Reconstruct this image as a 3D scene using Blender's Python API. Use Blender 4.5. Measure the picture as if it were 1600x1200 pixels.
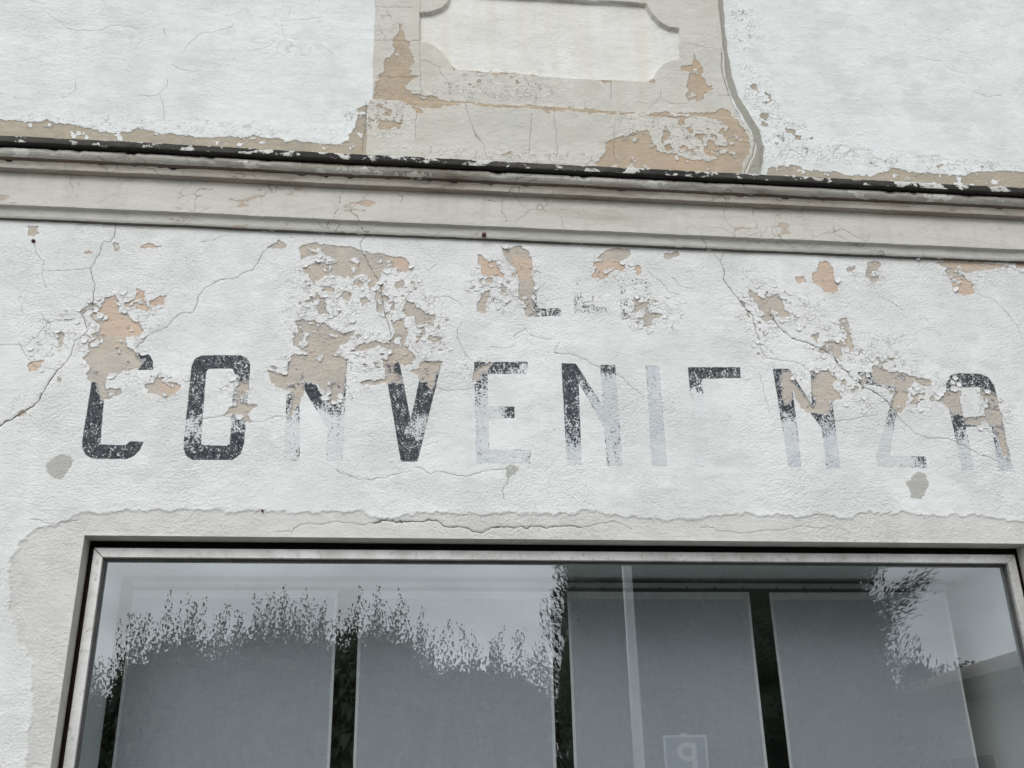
import bpy, bmesh, math, random
import numpy as np
from mathutils import Vector, Matrix

# ------------------------------------------------------------------ camera, sky, sun, exposure
for o in list(bpy.data.objects): bpy.data.objects.remove(o)
scene = bpy.context.scene
col = scene.collection
R = math.radians
cam_d = bpy.data.cameras.new('camera'); cam = bpy.data.objects.new('camera', cam_d); col.objects.link(cam)
cam_d.sensor_width = 36.0; cam_d.lens = 36.0; cam_d.clip_start = 0.05; cam_d.clip_end = 600
p, y, r = R(23.06), R(6.99), R(-1.26)
fwd = Vector((math.sin(y) * math.cos(p), math.cos(y) * math.cos(p), math.sin(p)))
right = Vector((math.cos(y), -math.sin(y), 0)); up = right.cross(fwd)
rr = right * math.cos(r) + up * math.sin(r); uu = -right * math.sin(r) + up * math.cos(r)
cam.matrix_world = Matrix(((rr.x, uu.x, -fwd.x, 0), (rr.y, uu.y, -fwd.y, -4.2), (rr.z, uu.z, -fwd.z, 1.6), (0, 0, 0, 1)))
scene.camera = cam

SUN_EL, SUN_AZ = R(40), R(196)          # azimuth measured clockwise from +Y (the wall faces -Y)
world = bpy.data.worlds.new('World'); scene.world = world; world.use_nodes = True
wn = world.node_tree; wn.nodes.clear()
w_out = wn.nodes.new('ShaderNodeOutputWorld'); w_bg = wn.nodes.new('ShaderNodeBackground')
w_sky = wn.nodes.new('ShaderNodeTexSky'); w_sky.sky_type = 'NISHITA'; w_sky.sun_disc = False
w_sky.sun_elevation = SUN_EL; w_sky.sun_rotation = SUN_AZ; w_sky.dust_density = 4.0; w_sky.air_density = 1.0
w_hs = wn.nodes.new('ShaderNodeHueSaturation'); w_hs.inputs['Saturation'].default_value = 0.20
w_tc = wn.nodes.new('ShaderNodeTexCoord'); w_map = wn.nodes.new('ShaderNodeMapping'); w_map.inputs['Scale'].default_value = (1, 1, 2.2)
w_nz = wn.nodes.new('ShaderNodeTexNoise'); w_nz.inputs['Scale'].default_value = 3.2; w_nz.inputs['Detail'].default_value = 7; w_nz.inputs['Roughness'].default_value = 0.55
w_mr = wn.nodes.new('ShaderNodeMapRange'); w_mr.inputs['From Min'].default_value = 0.3; w_mr.inputs['From Max'].default_value = 0.7
w_mr.inputs['To Min'].default_value = 0.62; w_mr.inputs['To Max'].default_value = 1.30
w_mul = wn.nodes.new('ShaderNodeMix'); w_mul.data_type = 'RGBA'; w_mul.blend_type = 'MULTIPLY'; w_mul.inputs[0].default_value = 1.0
wn.links.new(w_sky.outputs[0], w_hs.inputs['Color']); wn.links.new(w_tc.outputs['Generated'], w_map.inputs[0])
wn.links.new(w_map.outputs[0], w_nz.inputs['Vector']); wn.links.new(w_nz.outputs[0], w_mr.inputs[0])
w_ov = wn.nodes.new('ShaderNodeMix'); w_ov.data_type = 'RGBA'; w_ov.inputs[0].default_value = 0.72; w_ov.inputs[7].default_value = (10.6, 11.1, 11.5, 1)   # even cloud deck
wn.links.new(w_hs.outputs[0], w_ov.inputs[6]); wn.links.new(w_ov.outputs[2], w_mul.inputs[6]); wn.links.new(w_mr.outputs[0], w_mul.inputs[7])
wn.links.new(w_mul.outputs[2], w_bg.inputs['Color']); w_bg.inputs['Strength'].default_value = 0.12
wn.links.new(w_bg.outputs[0], w_out.inputs[0])

sun_d = bpy.data.lights.new('sun', 'SUN'); sun = bpy.data.objects.new('sun', sun_d); col.objects.link(sun)
sun_d.energy = 1.0; sun_d.angle = R(35); sun_d.color = (1.0, 0.97, 0.93)
sdir = Vector((math.sin(SUN_AZ) * math.cos(SUN_EL), math.cos(SUN_AZ) * math.cos(SUN_EL), math.sin(SUN_EL)))
sun.rotation_euler = sdir.to_track_quat('Z', 'Y').to_euler()
scene.view_settings.view_transform = 'Standard'; scene.view_settings.look = 'None'
scene.view_settings.gamma = 1.0; scene.view_settings.use_curve_mapping = False
scene.view_settings.exposure = 0.06
scene.cycles.max_bounces = 6; scene.cycles.diffuse_bounces = 3; scene.cycles.glossy_bounces = 3; scene.cycles.transparent_max_bounces = 12

# ------------------------------------------------------------------ helpers
rng = np.random.default_rng(7); random.seed(7)

def tag(o, label=None, cat=None, group=None, kind=None):
    if label: o['label'] = label
    if cat: o['category'] = cat
    if group: o['group'] = group
    if kind: o['kind'] = kind
    return o

def empty(name, loc=(0, 0, 0)):
    o = bpy.data.objects.new(name, None); o.location = loc; o.empty_display_size = 0.1; col.objects.link(o); return o

def link(name, me, material=None, parent=None, smooth=False):
    o = bpy.data.objects.new(name, me); col.objects.link(o)
    if material: me.materials.append(material)
    if parent: 
        o.parent = parent
        o.matrix_parent_inverse = Matrix.Translation(parent.matrix_world.translation).inverted() if parent.type != 'EMPTY' else Matrix.Translation(parent.location).inverted()
    if smooth: me.polygons.foreach_set('use_smooth', [True] * len(me.polygons))
    return o

def np_mesh(name, V, F, attrs=None, smooth=True):
    """V (n,3), F (m,k) int array"""
    me = bpy.data.meshes.new(name)
    n, (m, k) = len(V), F.shape
    me.vertices.add(n); me.vertices.foreach_set('co', np.ascontiguousarray(V, dtype=np.float32).ravel())
    me.loops.add(m * k); me.loops.foreach_set('vertex_index', np.ascontiguousarray(F, dtype=np.int32).ravel())
    me.polygons.add(m); me.polygons.foreach_set('loop_start', np.arange(0, m * k, k, dtype=np.int32))
    me.polygons.foreach_set('use_smooth', np.full(m, smooth))
    me.update(calc_edges=True)
    for an, av in (attrs or {}).items():
        a = me.attributes.new(an, 'FLOAT', 'POINT'); a.data.foreach_set('value', np.ascontiguousarray(av, dtype=np.float32).ravel())
    return me

class MB:
    """collects boxes, prisms and tubes into one mesh"""
    def __init__(s): s.bm = bmesh.new()
    def box(s, x0, x1, y0, y1, z0, z1, bevel=0.0):
        vs = [s.bm.verts.new((x, yy, z)) for z in (z0, z1) for yy in (y0, y1) for x in (x0, x1)]
        fs = [s.bm.faces.new([vs[i] for i in f]) for f in ((0, 2, 3, 1), (4, 5, 7, 6), (0, 1, 5, 4), (2, 6, 7, 3), (0, 4, 6, 2), (1, 3, 7, 5))]
        if bevel: bmesh.ops.bevel(s.bm, geom=list({e for f in fs for e in f.edges}), offset=bevel, segments=2, affect='EDGES', profile=.5)
        return s
    def prism(s, pts, a, b):
        """pts are 3D corner loops a..b offset vectors"""
        A = [s.bm.verts.new(Vector(q) + Vector(a)) for q in pts]; B = [s.bm.verts.new(Vector(q) + Vector(b)) for q in pts]
        s.bm.faces.new(A[::-1]); s.bm.faces.new(B)
        for i in range(len(pts)):
            j = (i + 1) % len(pts); s.bm.faces.new((A[i], A[j], B[j], B[i]))
        return s
    def tube(s, pts, radii, n=10):
        rings = []
        for i, q in enumerate(pts):
            q = Vector(q); d = (Vector(pts[min(i + 1, len(pts) - 1)]) - Vector(pts[max(i - 1, 0)])).normalized()
            a = d.orthogonal().normalized(); b = d.cross(a)
            rings.append([s.bm.verts.new(q + (a * math.cos(t) + b * math.sin(t)) * radii[i]) for t in [2 * math.pi * k / n for k in range(n)]])
        for A, B in zip(rings, rings[1:]):
            for k in range(n): s.bm.faces.new((A[k], A[(k + 1) % n], B[(k + 1) % n], B[k]))
        s.bm.faces.new(rings[0][::-1]); s.bm.faces.new(rings[-1])
        return s
    def build(s, name, material, parent=None, smooth=False):
        bmesh.ops.recalc_face_normals(s.bm, faces=s.bm.faces[:])
        me = bpy.data.meshes.new(name); s.bm.to_mesh(me); s.bm.free()
        return link(name, me, material, parent, smooth)

# --- value noise on arrays
_tab = np.random.default_rng(11).random((256, 256)).astype(np.float32)
def vnoise(x, z, seed=0):
    xi = np.floor(x); zi = np.floor(z); fx = (x - xi).astype(np.float32); fz = (z - zi).astype(np.float32)
    xi = xi.astype(np.int64) + seed * 37; zi = zi.astype(np.int64) + seed * 91
    fx = fx * fx * fx * (fx * (fx * 6 - 15) + 10); fz = fz * fz * fz * (fz * (fz * 6 - 15) + 10)
    x0, x1, z0, z1 = xi & 255, (xi + 1) & 255, zi & 255, (zi + 1) & 255
    a = _tab[z0, x0]; b = _tab[z0, x1]; c = _tab[z1, x0]; d = _tab[z1, x1]
    return a + (b - a) * fx + (c - a) * fz + (a - b - c + d) * fx * fz
def fbm(x, z, sc, octv=4, seed=0, rough=.5):
    t = 0; amp = 1; s = 0
    for k in range(octv):
        t = t + amp * (vnoise(x * sc + k * 17.3, z * sc + k * 9.1, seed + k) - .5); s += amp; amp *= rough; sc *= 2.03
    return t / s * 2          # about -1..1
def sstep(a, b, v):
    t = np.clip((v - a) / (b - a), 0, 1); return t * t * (3 - 2 * t)

def window_idx(xs, zs, pts, m):
    P = np.array([q[:2] for q in pts], float) / 1000
    i0, i1 = np.searchsorted(xs, [P[:, 0].min() - m, P[:, 0].max() + m]); k0, k1 = np.searchsorted(zs, [P[:, 1].min() - m, P[:, 1].max() + m])
    return P, slice(k0, k1), slice(i0, i1)
def seg_dist(X, Z, a, b):
    d = b - a; L = max(d @ d, 1e-12)
    t = np.clip(((X - a[0]) * d[0] + (Z - a[1]) * d[1]) / L, 0, 1)
    ex = X - a[0] - t * d[0]; ez = Z - a[1] - t * d[1]
    return ex * ex + ez * ez, d[0] * (Z - a[1]) - d[1] * (X - a[0])
def poly_sdf(X, Z, P):
    D = np.full(X.shape, 1e9); ins = np.zeros(X.shape, bool)
    for i in range(len(P)):
        a, b = P[i], P[(i + 1) % len(P)]
        D = np.minimum(D, seg_dist(X, Z, a, b)[0])
        if a[1] != b[1]:
            c = ((a[1] > Z) != (b[1] > Z)) & (X < (b[0] - a[0]) * (Z - a[1]) / (b[1] - a[1]) + a[0]); ins ^= c
    D = np.sqrt(D); return np.where(ins, D, -D)
def union_polys(xs, zs, X, Z, polys, m=.05, base=-.06):
    F = np.full(X.shape, base)
    for pl in polys:
        P, ks, js = window_idx(xs, zs, pl, m)
        if ks.stop <= ks.start or js.stop <= js.start: continue
        F[ks, js] = np.maximum(F[ks, js], poly_sdf(X[ks, js], Z[ks, js], P))
    return np.maximum(F, base)
def density(X, Z, blobs):
    D = np.zeros(X.shape)
    for (cx, cz, rx, rz, s) in blobs:
        q = ((X - cx / 1000) / (rx / 1000)) ** 2 + ((Z - cz / 1000) / (rz / 1000)) ** 2
        D = np.maximum(D, s * np.clip(1.25 - q, 0, 1))
    return D
def crack_fields(xs, zs, X, Z, cracks):
    s = np.full(X.shape, .05); d = np.full(X.shape, .05); w = np.zeros(X.shape)
    for (wd, pts) in cracks:
        P, ks, js = window_idx(xs, zs, pts, .025)
        if ks.stop <= ks.start or js.stop <= js.start: continue
        XX, ZZ = X[ks, js], Z[ks, js]; D = np.full(XX.shape, 1e9); S = np.zeros(XX.shape)
        for a, b in zip(P, P[1:]):
            dd, sg = seg_dist(XX, ZZ, a, b); u = dd < D; D = np.where(u, dd, D); S = np.where(u, np.sign(sg), S)
        D = np.sqrt(D); hw = wd / 2000; u = (D - hw) < (d[ks, js] - w[ks, js])
        s[ks, js] = np.where(u, S * D, s[ks, js]); d[ks, js] = np.where(u, D, d[ks, js]); w[ks, js] = np.where(u, hw, w[ks, js])
    return s, d, w

def spaced(bounds):
    """[(start, step), ..., end] -> coordinates with those steps"""
    out = []
    for (a, st), nx in zip(bounds[:-1], bounds[1:]):
        b = nx[0] if isinstance(nx, tuple) else nx
        out.append(np.linspace(a, b, max(1, int(round((b - a) / st))), endpoint=False))
    out.append(np.array([bounds[-1]])); return np.concatenate(out)

def grid_faces(nz, nx, keep):
    idx = np.arange(nz * nx).reshape(nz, nx)
    F = np.stack([idx[:-1, :-1], idx[:-1, 1:], idx[1:, 1:], idx[1:, :-1]], -1)
    return F[keep]
def sub_mesh(name, V, F, attrs):
    u, inv = np.unique(F.ravel(), return_inverse=True)
    return np_mesh(name, V[u], inv.reshape(F.shape), {k: a.ravel()[u] for k, a in attrs.items()})

# --- material builder
class NT:
    def __init__(s, name):
        s.m = bpy.data.materials.new(name); s.m.use_nodes = True; s.t = s.m.node_tree; s.t.nodes.clear()
        s.out = s.t.nodes.new('ShaderNodeOutputMaterial'); s.tc = s.t.nodes.new('ShaderNodeTexCoord'); s.co = s.tc.outputs['Object']
    def n(s, typ, **kw):
        nd = s.t.nodes.new(typ)
        for k, v in kw.items(): setattr(nd, k, v)
        return nd
    def put(s, sock, v):
        if isinstance(v, bpy.types.NodeSocket): s.t.links.new(v, sock)
        elif isinstance(v, (tuple, list)) and len(v) == 3 and sock.type == 'RGBA': sock.default_value = (*v, 1)
        else: sock.default_value = v
    def math(s, op, a, b=0.0, c=0.0, clamp=False):
        nd = s.n('ShaderNodeMath', operation=op, use_clamp=clamp)
        for k, v in enumerate((a, b, c)): s.put(nd.inputs[k], v)
        return nd.outputs[0]
    def mix(s, f, a, b, mode='MIX'):
        nd = s.n('ShaderNodeMix', data_type='RGBA', blend_type=mode); s.put(nd.inputs[0], f); s.put(nd.inputs[6], a); s.put(nd.inputs[7], b); return nd.outputs[2]
    def mapr(s, v, a, b, c=0.0, d=1.0, smooth=False):
        nd = s.n('ShaderNodeMapRange'); nd.interpolation_type = 'SMOOTHSTEP' if smooth else 'LINEAR'
        for k, q in enumerate((v, a, b, c, d)): s.put(nd.inputs[k], q)
        return nd.outputs[0]
    def noise(s, scale, detail=4, rough=.55, stretch=None, off=0.0):
        nd = s.n('ShaderNodeTexNoise'); nd.inputs['Scale'].default_value = scale; nd.inputs['Detail'].default_value = detail; nd.inputs['Roughness'].default_value = rough
        v = s.co
        mp = s.n('ShaderNodeMapping'); s.put(mp.inputs[0], v); mp.inputs['Location'].default_value = (off, off * .7, off * 1.3)
        if stretch: mp.inputs['Scale'].default_value = stretch
        s.put(nd.inputs['Vector'], mp.outputs[0]); return nd.outputs[0]
    def voro(s, scale, warp=None, stretch=None, feature='DISTANCE_TO_EDGE'):
        nd = s.n('ShaderNodeTexVoronoi', feature=feature); nd.inputs['Scale'].default_value = scale
        v = s.co
        if stretch: 
            mp = s.n('ShaderNodeMapping'); s.put(mp.inputs[0], v); mp.inputs['Scale'].default_value = stretch; v = mp.outputs[0]
        if warp is not None:
            nz = s.n('ShaderNodeTexNoise'); nz.inputs['Scale'].default_value = warp[0]; nz.inputs['Detail'].default_value = 2; s.put(nz.inputs['Vector'], s.co)
            vm = s.n('ShaderNodeVectorMath', operation='MULTIPLY_ADD'); s.put(vm.inputs[0], nz.outputs['Color']); vm.inputs[1].default_value = (warp[1],) * 3; s.put(vm.inputs[2], v); v = vm.outputs[0]
        s.put(nd.inputs['Vector'], v); return nd.outputs['Distance'] if feature == 'DISTANCE_TO_EDGE' else nd.outputs['Color']
    def attr(s, name):
        nd = s.n('ShaderNodeAttribute', attribute_name=name); return nd.outputs['Fac']
    def bump(s, h, dist, strength=1.0, normal=None):
        nd = s.n('ShaderNodeBump'); nd.inputs['Distance'].default_value = dist; nd.inputs['Strength'].default_value = strength; s.put(nd.inputs['Height'], h)
        if normal is not None: s.put(nd.inputs['Normal'], normal)
        return nd.outputs[0]
    def pbr(s, color, rough=.8, normal=None, metal=0.0, spec=.3):
        b = s.n('ShaderNodeBsdfPrincipled'); s.put(b.inputs['Base Color'], color); s.put(b.inputs['Roughness'], rough); s.put(b.inputs['Metallic'], metal)
        b.inputs['Specular IOR Level'].default_value = spec
        if normal is not None: s.put(b.inputs['Normal'], normal)
        s.t.links.new(b.outputs[0], s.out.inputs[0]); s.b = b; return s.m

def simple(name, c1, c2, scale, rough=.8, bump=0.0, bscale=60, metal=0.0, spec=.3, stretch=None):
    t = NT(name); nz = t.noise(scale, 5, .6, stretch)
    colr = t.mix(t.mapr(nz, .32, .68), c1, c2)
    nrm = t.bump(t.noise(bscale, 4), bump) if bump else None
    return t.pbr(colr, rough, nrm, metal, spec)

# wall finishes ------------------------------------------------------------
WHITE1, WHITE2 = (.83, .845, .85), (.73, .74, .735)
STUC = {False: (95, 1.9), True: (60, 1.2)}
def wall_material(name, base1, base2, under1, under2, pinkc, upper=False, streak=None):
    t = NT(name)
    fine = t.noise(230, 2, .6); mid = t.noise(26, 4, .6); big = t.noise(2.6, 4, .6); trow = t.noise(18, 4, .62, (.55, 1, 1.35), 3.0)
    big2 = t.noise(1.1, 4, .6, (1, 1, .6), 9.0)
    paint = t.mix(t.mapr(big, .35, .66), base1, base2)
    paint = t.mix(t.math('MULTIPLY', t.mapr(big2, .45, .68), .5), paint, tuple(q * .9 for q in base1))
    paint = t.mix(t.math('MULTIPLY', t.mapr(trow, .48, .72), .35), paint, tuple(q * .82 for q in base1))
    paint = t.mix(t.math('MULTIPLY', t.mapr(mid, .58, .75), .35), paint, tuple(q * .74 for q in base1))
    paint = t.mix(t.math('MULTIPLY', t.mapr(t.noise(6.5, 5, .68, (.8, 1, 1.1), 41.0), .50, .68), .45), paint, tuple(min(.88, q * 1.07) for q in base1))
    blot = t.noise(3.4, 5, .62, (.9, 1, 1.2), 71.0)
    paint = t.mix(t.math('MULTIPLY', t.mapr(blot, .49, .60, 0, 1, True), .55), paint, tuple(q * k for q, k in zip(base1, (.80, .81, .78))))
    paint = t.mix(t.math('MULTIPLY', t.mapr(t.noise(5, 4, .6, (1.4, 1, .16), 81.0), .52, .70), .28), paint, tuple(q * k for q, k in zip(base1, (.80, .79, .75))))
    if streak: paint = t.mix(t.math('MULTIPLY', t.mapr(t.noise(7, 4, .6, (1.2, 1, .10), 51.0), .44, .64), .6), paint, streak)
    # sparse pits and specks in the paint
    speck = t.mapr(t.noise(95, 2, .5, None, 5.0), .69, .74)
    paint = t.mix(t.math('MULTIPLY', speck, t.mapr(big, .45, .6)), paint, (.42, .41, .39))
    # hairlines
    hv = t.voro(3.4 if upper else 4.6, (6, .22)); hm = t.math('MULTIPLY', t.mapr(hv, .0, .007, 1, 0), t.mapr(t.noise(2.1, 3, .6, None, 21.0), .50, .60))
    paint = t.mix(t.math('MULTIPLY', hm, .42), paint, (.36, .36, .35))
    fd = t.attr('flake'); vd = t.voro(46, (38, .030), (1, 1, 1.15)); vc = t.voro(46, (38, .030), (1, 1, 1.15), 'F1')
    bk = t.mapr(t.noise(24, 3, .6, None, 27.0), .47, .57)
    scale_on = t.mapr(fd, .18, .5)
    se = t.math('MULTIPLY', t.math('MULTIPLY', t.mapr(vd, .0, .085, 1, 0), scale_on), bk)
    paint = t.mix(t.math('MULTIPLY', scale_on, .5), paint, tuple(min(.86, q * 1.03) for q in base1))
    paint = t.mix(t.math('MULTIPLY', se, .62), paint, (.34, .32, .29))
    # grey render repairs and filler
    pt = t.attr('patch'); pm = t.mapr(t.math('ADD', pt, t.math('MULTIPLY', t.math('SUBTRACT', mid, .5), .012)), -.002, .002)
    render_c = t.mix(t.mapr(t.noise(9, 6, .65), .35, .65), (.60, .60, .575), (.70, .70, .68))
    render_c = t.mix(t.mapr(t.attr('patch_amt'), .88, .94), render_c, (.46, .46, .435))     # small plugs are a darker cement
    paint = t.mix(t.math('MULTIPLY', pm, t.attr('patch_amt')), paint, render_c)
    fl = t.mapr(t.attr('filler'), -.0015, .0015)
    paint = t.mix(fl, paint, t.mix(fine, (.31, .305, .265), (.40, .39, .345)))
    # letters: ghost tint, then worn black
    ls = t.mapr(t.math('ADD', t.attr('lsdf'), t.math('MULTIPLY', t.math('SUBTRACT', t.noise(120, 3), .5), .004)), -.0015, .0015)
    paint = t.mix(t.math('MULTIPLY', t.math('MULTIPLY', ls, t.attr('ghost')), t.mapr(t.noise(7, 5, .65), .36, .64, .45, 1.0)), paint, (.52, .56, .605))
    sp = t.math('ADD', t.math('MULTIPLY', t.noise(150, 3, .65, None, 2.0), .62), t.math('MULTIPLY', t.noise(34, 4, .6, (1.5, 1, .7), 4.0), .38))
    thr = t.mapr(sp, .36, .64, 1.0, 0.0)
    edge = t.math('MULTIPLY', t.mapr(t.math('ABSOLUTE', t.attr('lsdf')), .0, .0045, 1, 0), t.mapr(t.noise(30, 3), .45, .6, 0, .55))
    dens = t.math('ADD', t.math('MULTIPLY', t.attr('ink'), .93), t.math('MULTIPLY', edge, t.attr('ghost')))
    inkm = t.math('MULTIPLY', ls, t.mapr(t.math('SUBTRACT', thr, t.math('SUBTRACT', 1.0, dens)), -.06, .10))
    inkc = t.mix(t.mapr(t.noise(60, 4), .35, .7), (.022, .026, .034), (.095, .103, .118))
    paint = t.mix(inkm, paint, inkc)
    # bare plaster under the flaked paint
    under = t.mix(t.mapr(t.noise(14, 6, .65), .3, .7), under1, under2)
    under = t.mix(t.math('MULTIPLY', t.mapr(t.noise(7, 5, .6, (.5, 1, 2.0)), .45, .7), .45), under, (.50, .43, .345))
    under = t.mix(t.math('MULTIPLY', t.mapr(t.noise(160, 3, .7), .5, .75), .45), under, (.30, .265, .22))
    under = t.mix(t.math('MULTIPLY', t.mapr(t.noise(55, 3, .6, (.35, 1, 2), 17.0), .54, .72), .5), under, (.60, .56, .50))
    under = t.mix(t.math('MULTIPLY', t.mapr(t.noise(4.5, 4, .65, None, 91.0), .50, .60), .5), under, tuple(q * k for q, k in zip(under1, (1.08, 1.0, .92))))
    under = t.mix(t.math('MULTIPLY', t.mapr(t.noise(11, 4, .65, None, 95.0), .53, .62), .55), under, tuple(q * k for q, k in zip(under1, (.80, .81, .84))))
    pk = t.math('MULTIPLY', t.mapr(t.math('ADD', t.attr('pink'), t.math('MULTIPLY', t.math('SUBTRACT', mid, .5), .05)), -.014, .014), .85)
    pink = t.mix(t.mapr(t.noise(22, 5, .6, (.4, 1, 2.4)), .35, .68), pinkc, (.66, .52, .41))
    under = t.mix(pk, under, pink)
    bd = t.math('ADD', t.attr('bare'), t.math('MULTIPLY', t.math('SUBTRACT', t.noise(48, 4, .7), .5), .026))
    bm_ = t.mapr(bd, -.0009, .0009)
    # a pale lip along the torn edge
    lip = t.mapr(t.math('ABSOLUTE', t.math('ADD', bd, .003)), .0, .004, 1, 0)
    paint = t.mix(t.math('MULTIPLY', lip, .6), paint, tuple(min(.86, q * 1.05) for q in base1))
    c = t.mix(bm_, paint, under)
    # cracks: dirt and the dark of the void, both put into the colour
    cs = t.math('ABSOLUTE', t.attr('crack_s')); cw = t.math('MULTIPLY', t.attr('crack_w'), t.mapr(t.noise(40, 3), .3, .7, .45, 1.35))
    ck = t.math('MULTIPLY', t.mapr(t.math('SUBTRACT', cw, cs), -.0004, .0004), t.mapr(t.math('SUBTRACT', t.attr('crack_d'), t.attr('crack_w')), .0035, .006, 1, 0))
    c = t.mix(t.math('MULTIPLY', ck, t.mapr(t.attr('crack_w'), .0006, .0022, .42, .93)), c, (.08, .07, .06))
    # relief
    grain = t.math('MULTIPLY', t.noise(STUC[upper][0], 3, .6, (.85, 1, 1.1), 33.0), t.mapr(t.noise(2.3, 4, .65, None, 61.0), .36, .62, .25, 1.25))
    h = t.math('ADD', t.math('MULTIPLY', grain, STUC[upper][1]), t.math('MULTIPLY', trow, .8))
    sepc = t.n('ShaderNodeSeparateColor'); t.put(sepc.inputs[0], vc)
    h = t.math('ADD', h, t.math('MULTIPLY', t.math('MULTIPLY', scale_on, t.math('SUBTRACT', 1.0, bm_)), t.math('SUBTRACT', t.math('MULTIPLY', sepc.outputs[0], .7), t.math('MULTIPLY', se, .5))))
    step = t.math('SUBTRACT', t.math('SUBTRACT', t.math('MULTIPLY', h, .8), t.math('MULTIPLY', bm_, .7)), t.math('MULTIPLY', ck, .9))
    nrm = t.bump(step, .0042, 1.0)
    return t.pbr(c, t.mix(inkm, (.85,) * 3, (.6,) * 3), nrm, 0, .25)

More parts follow.
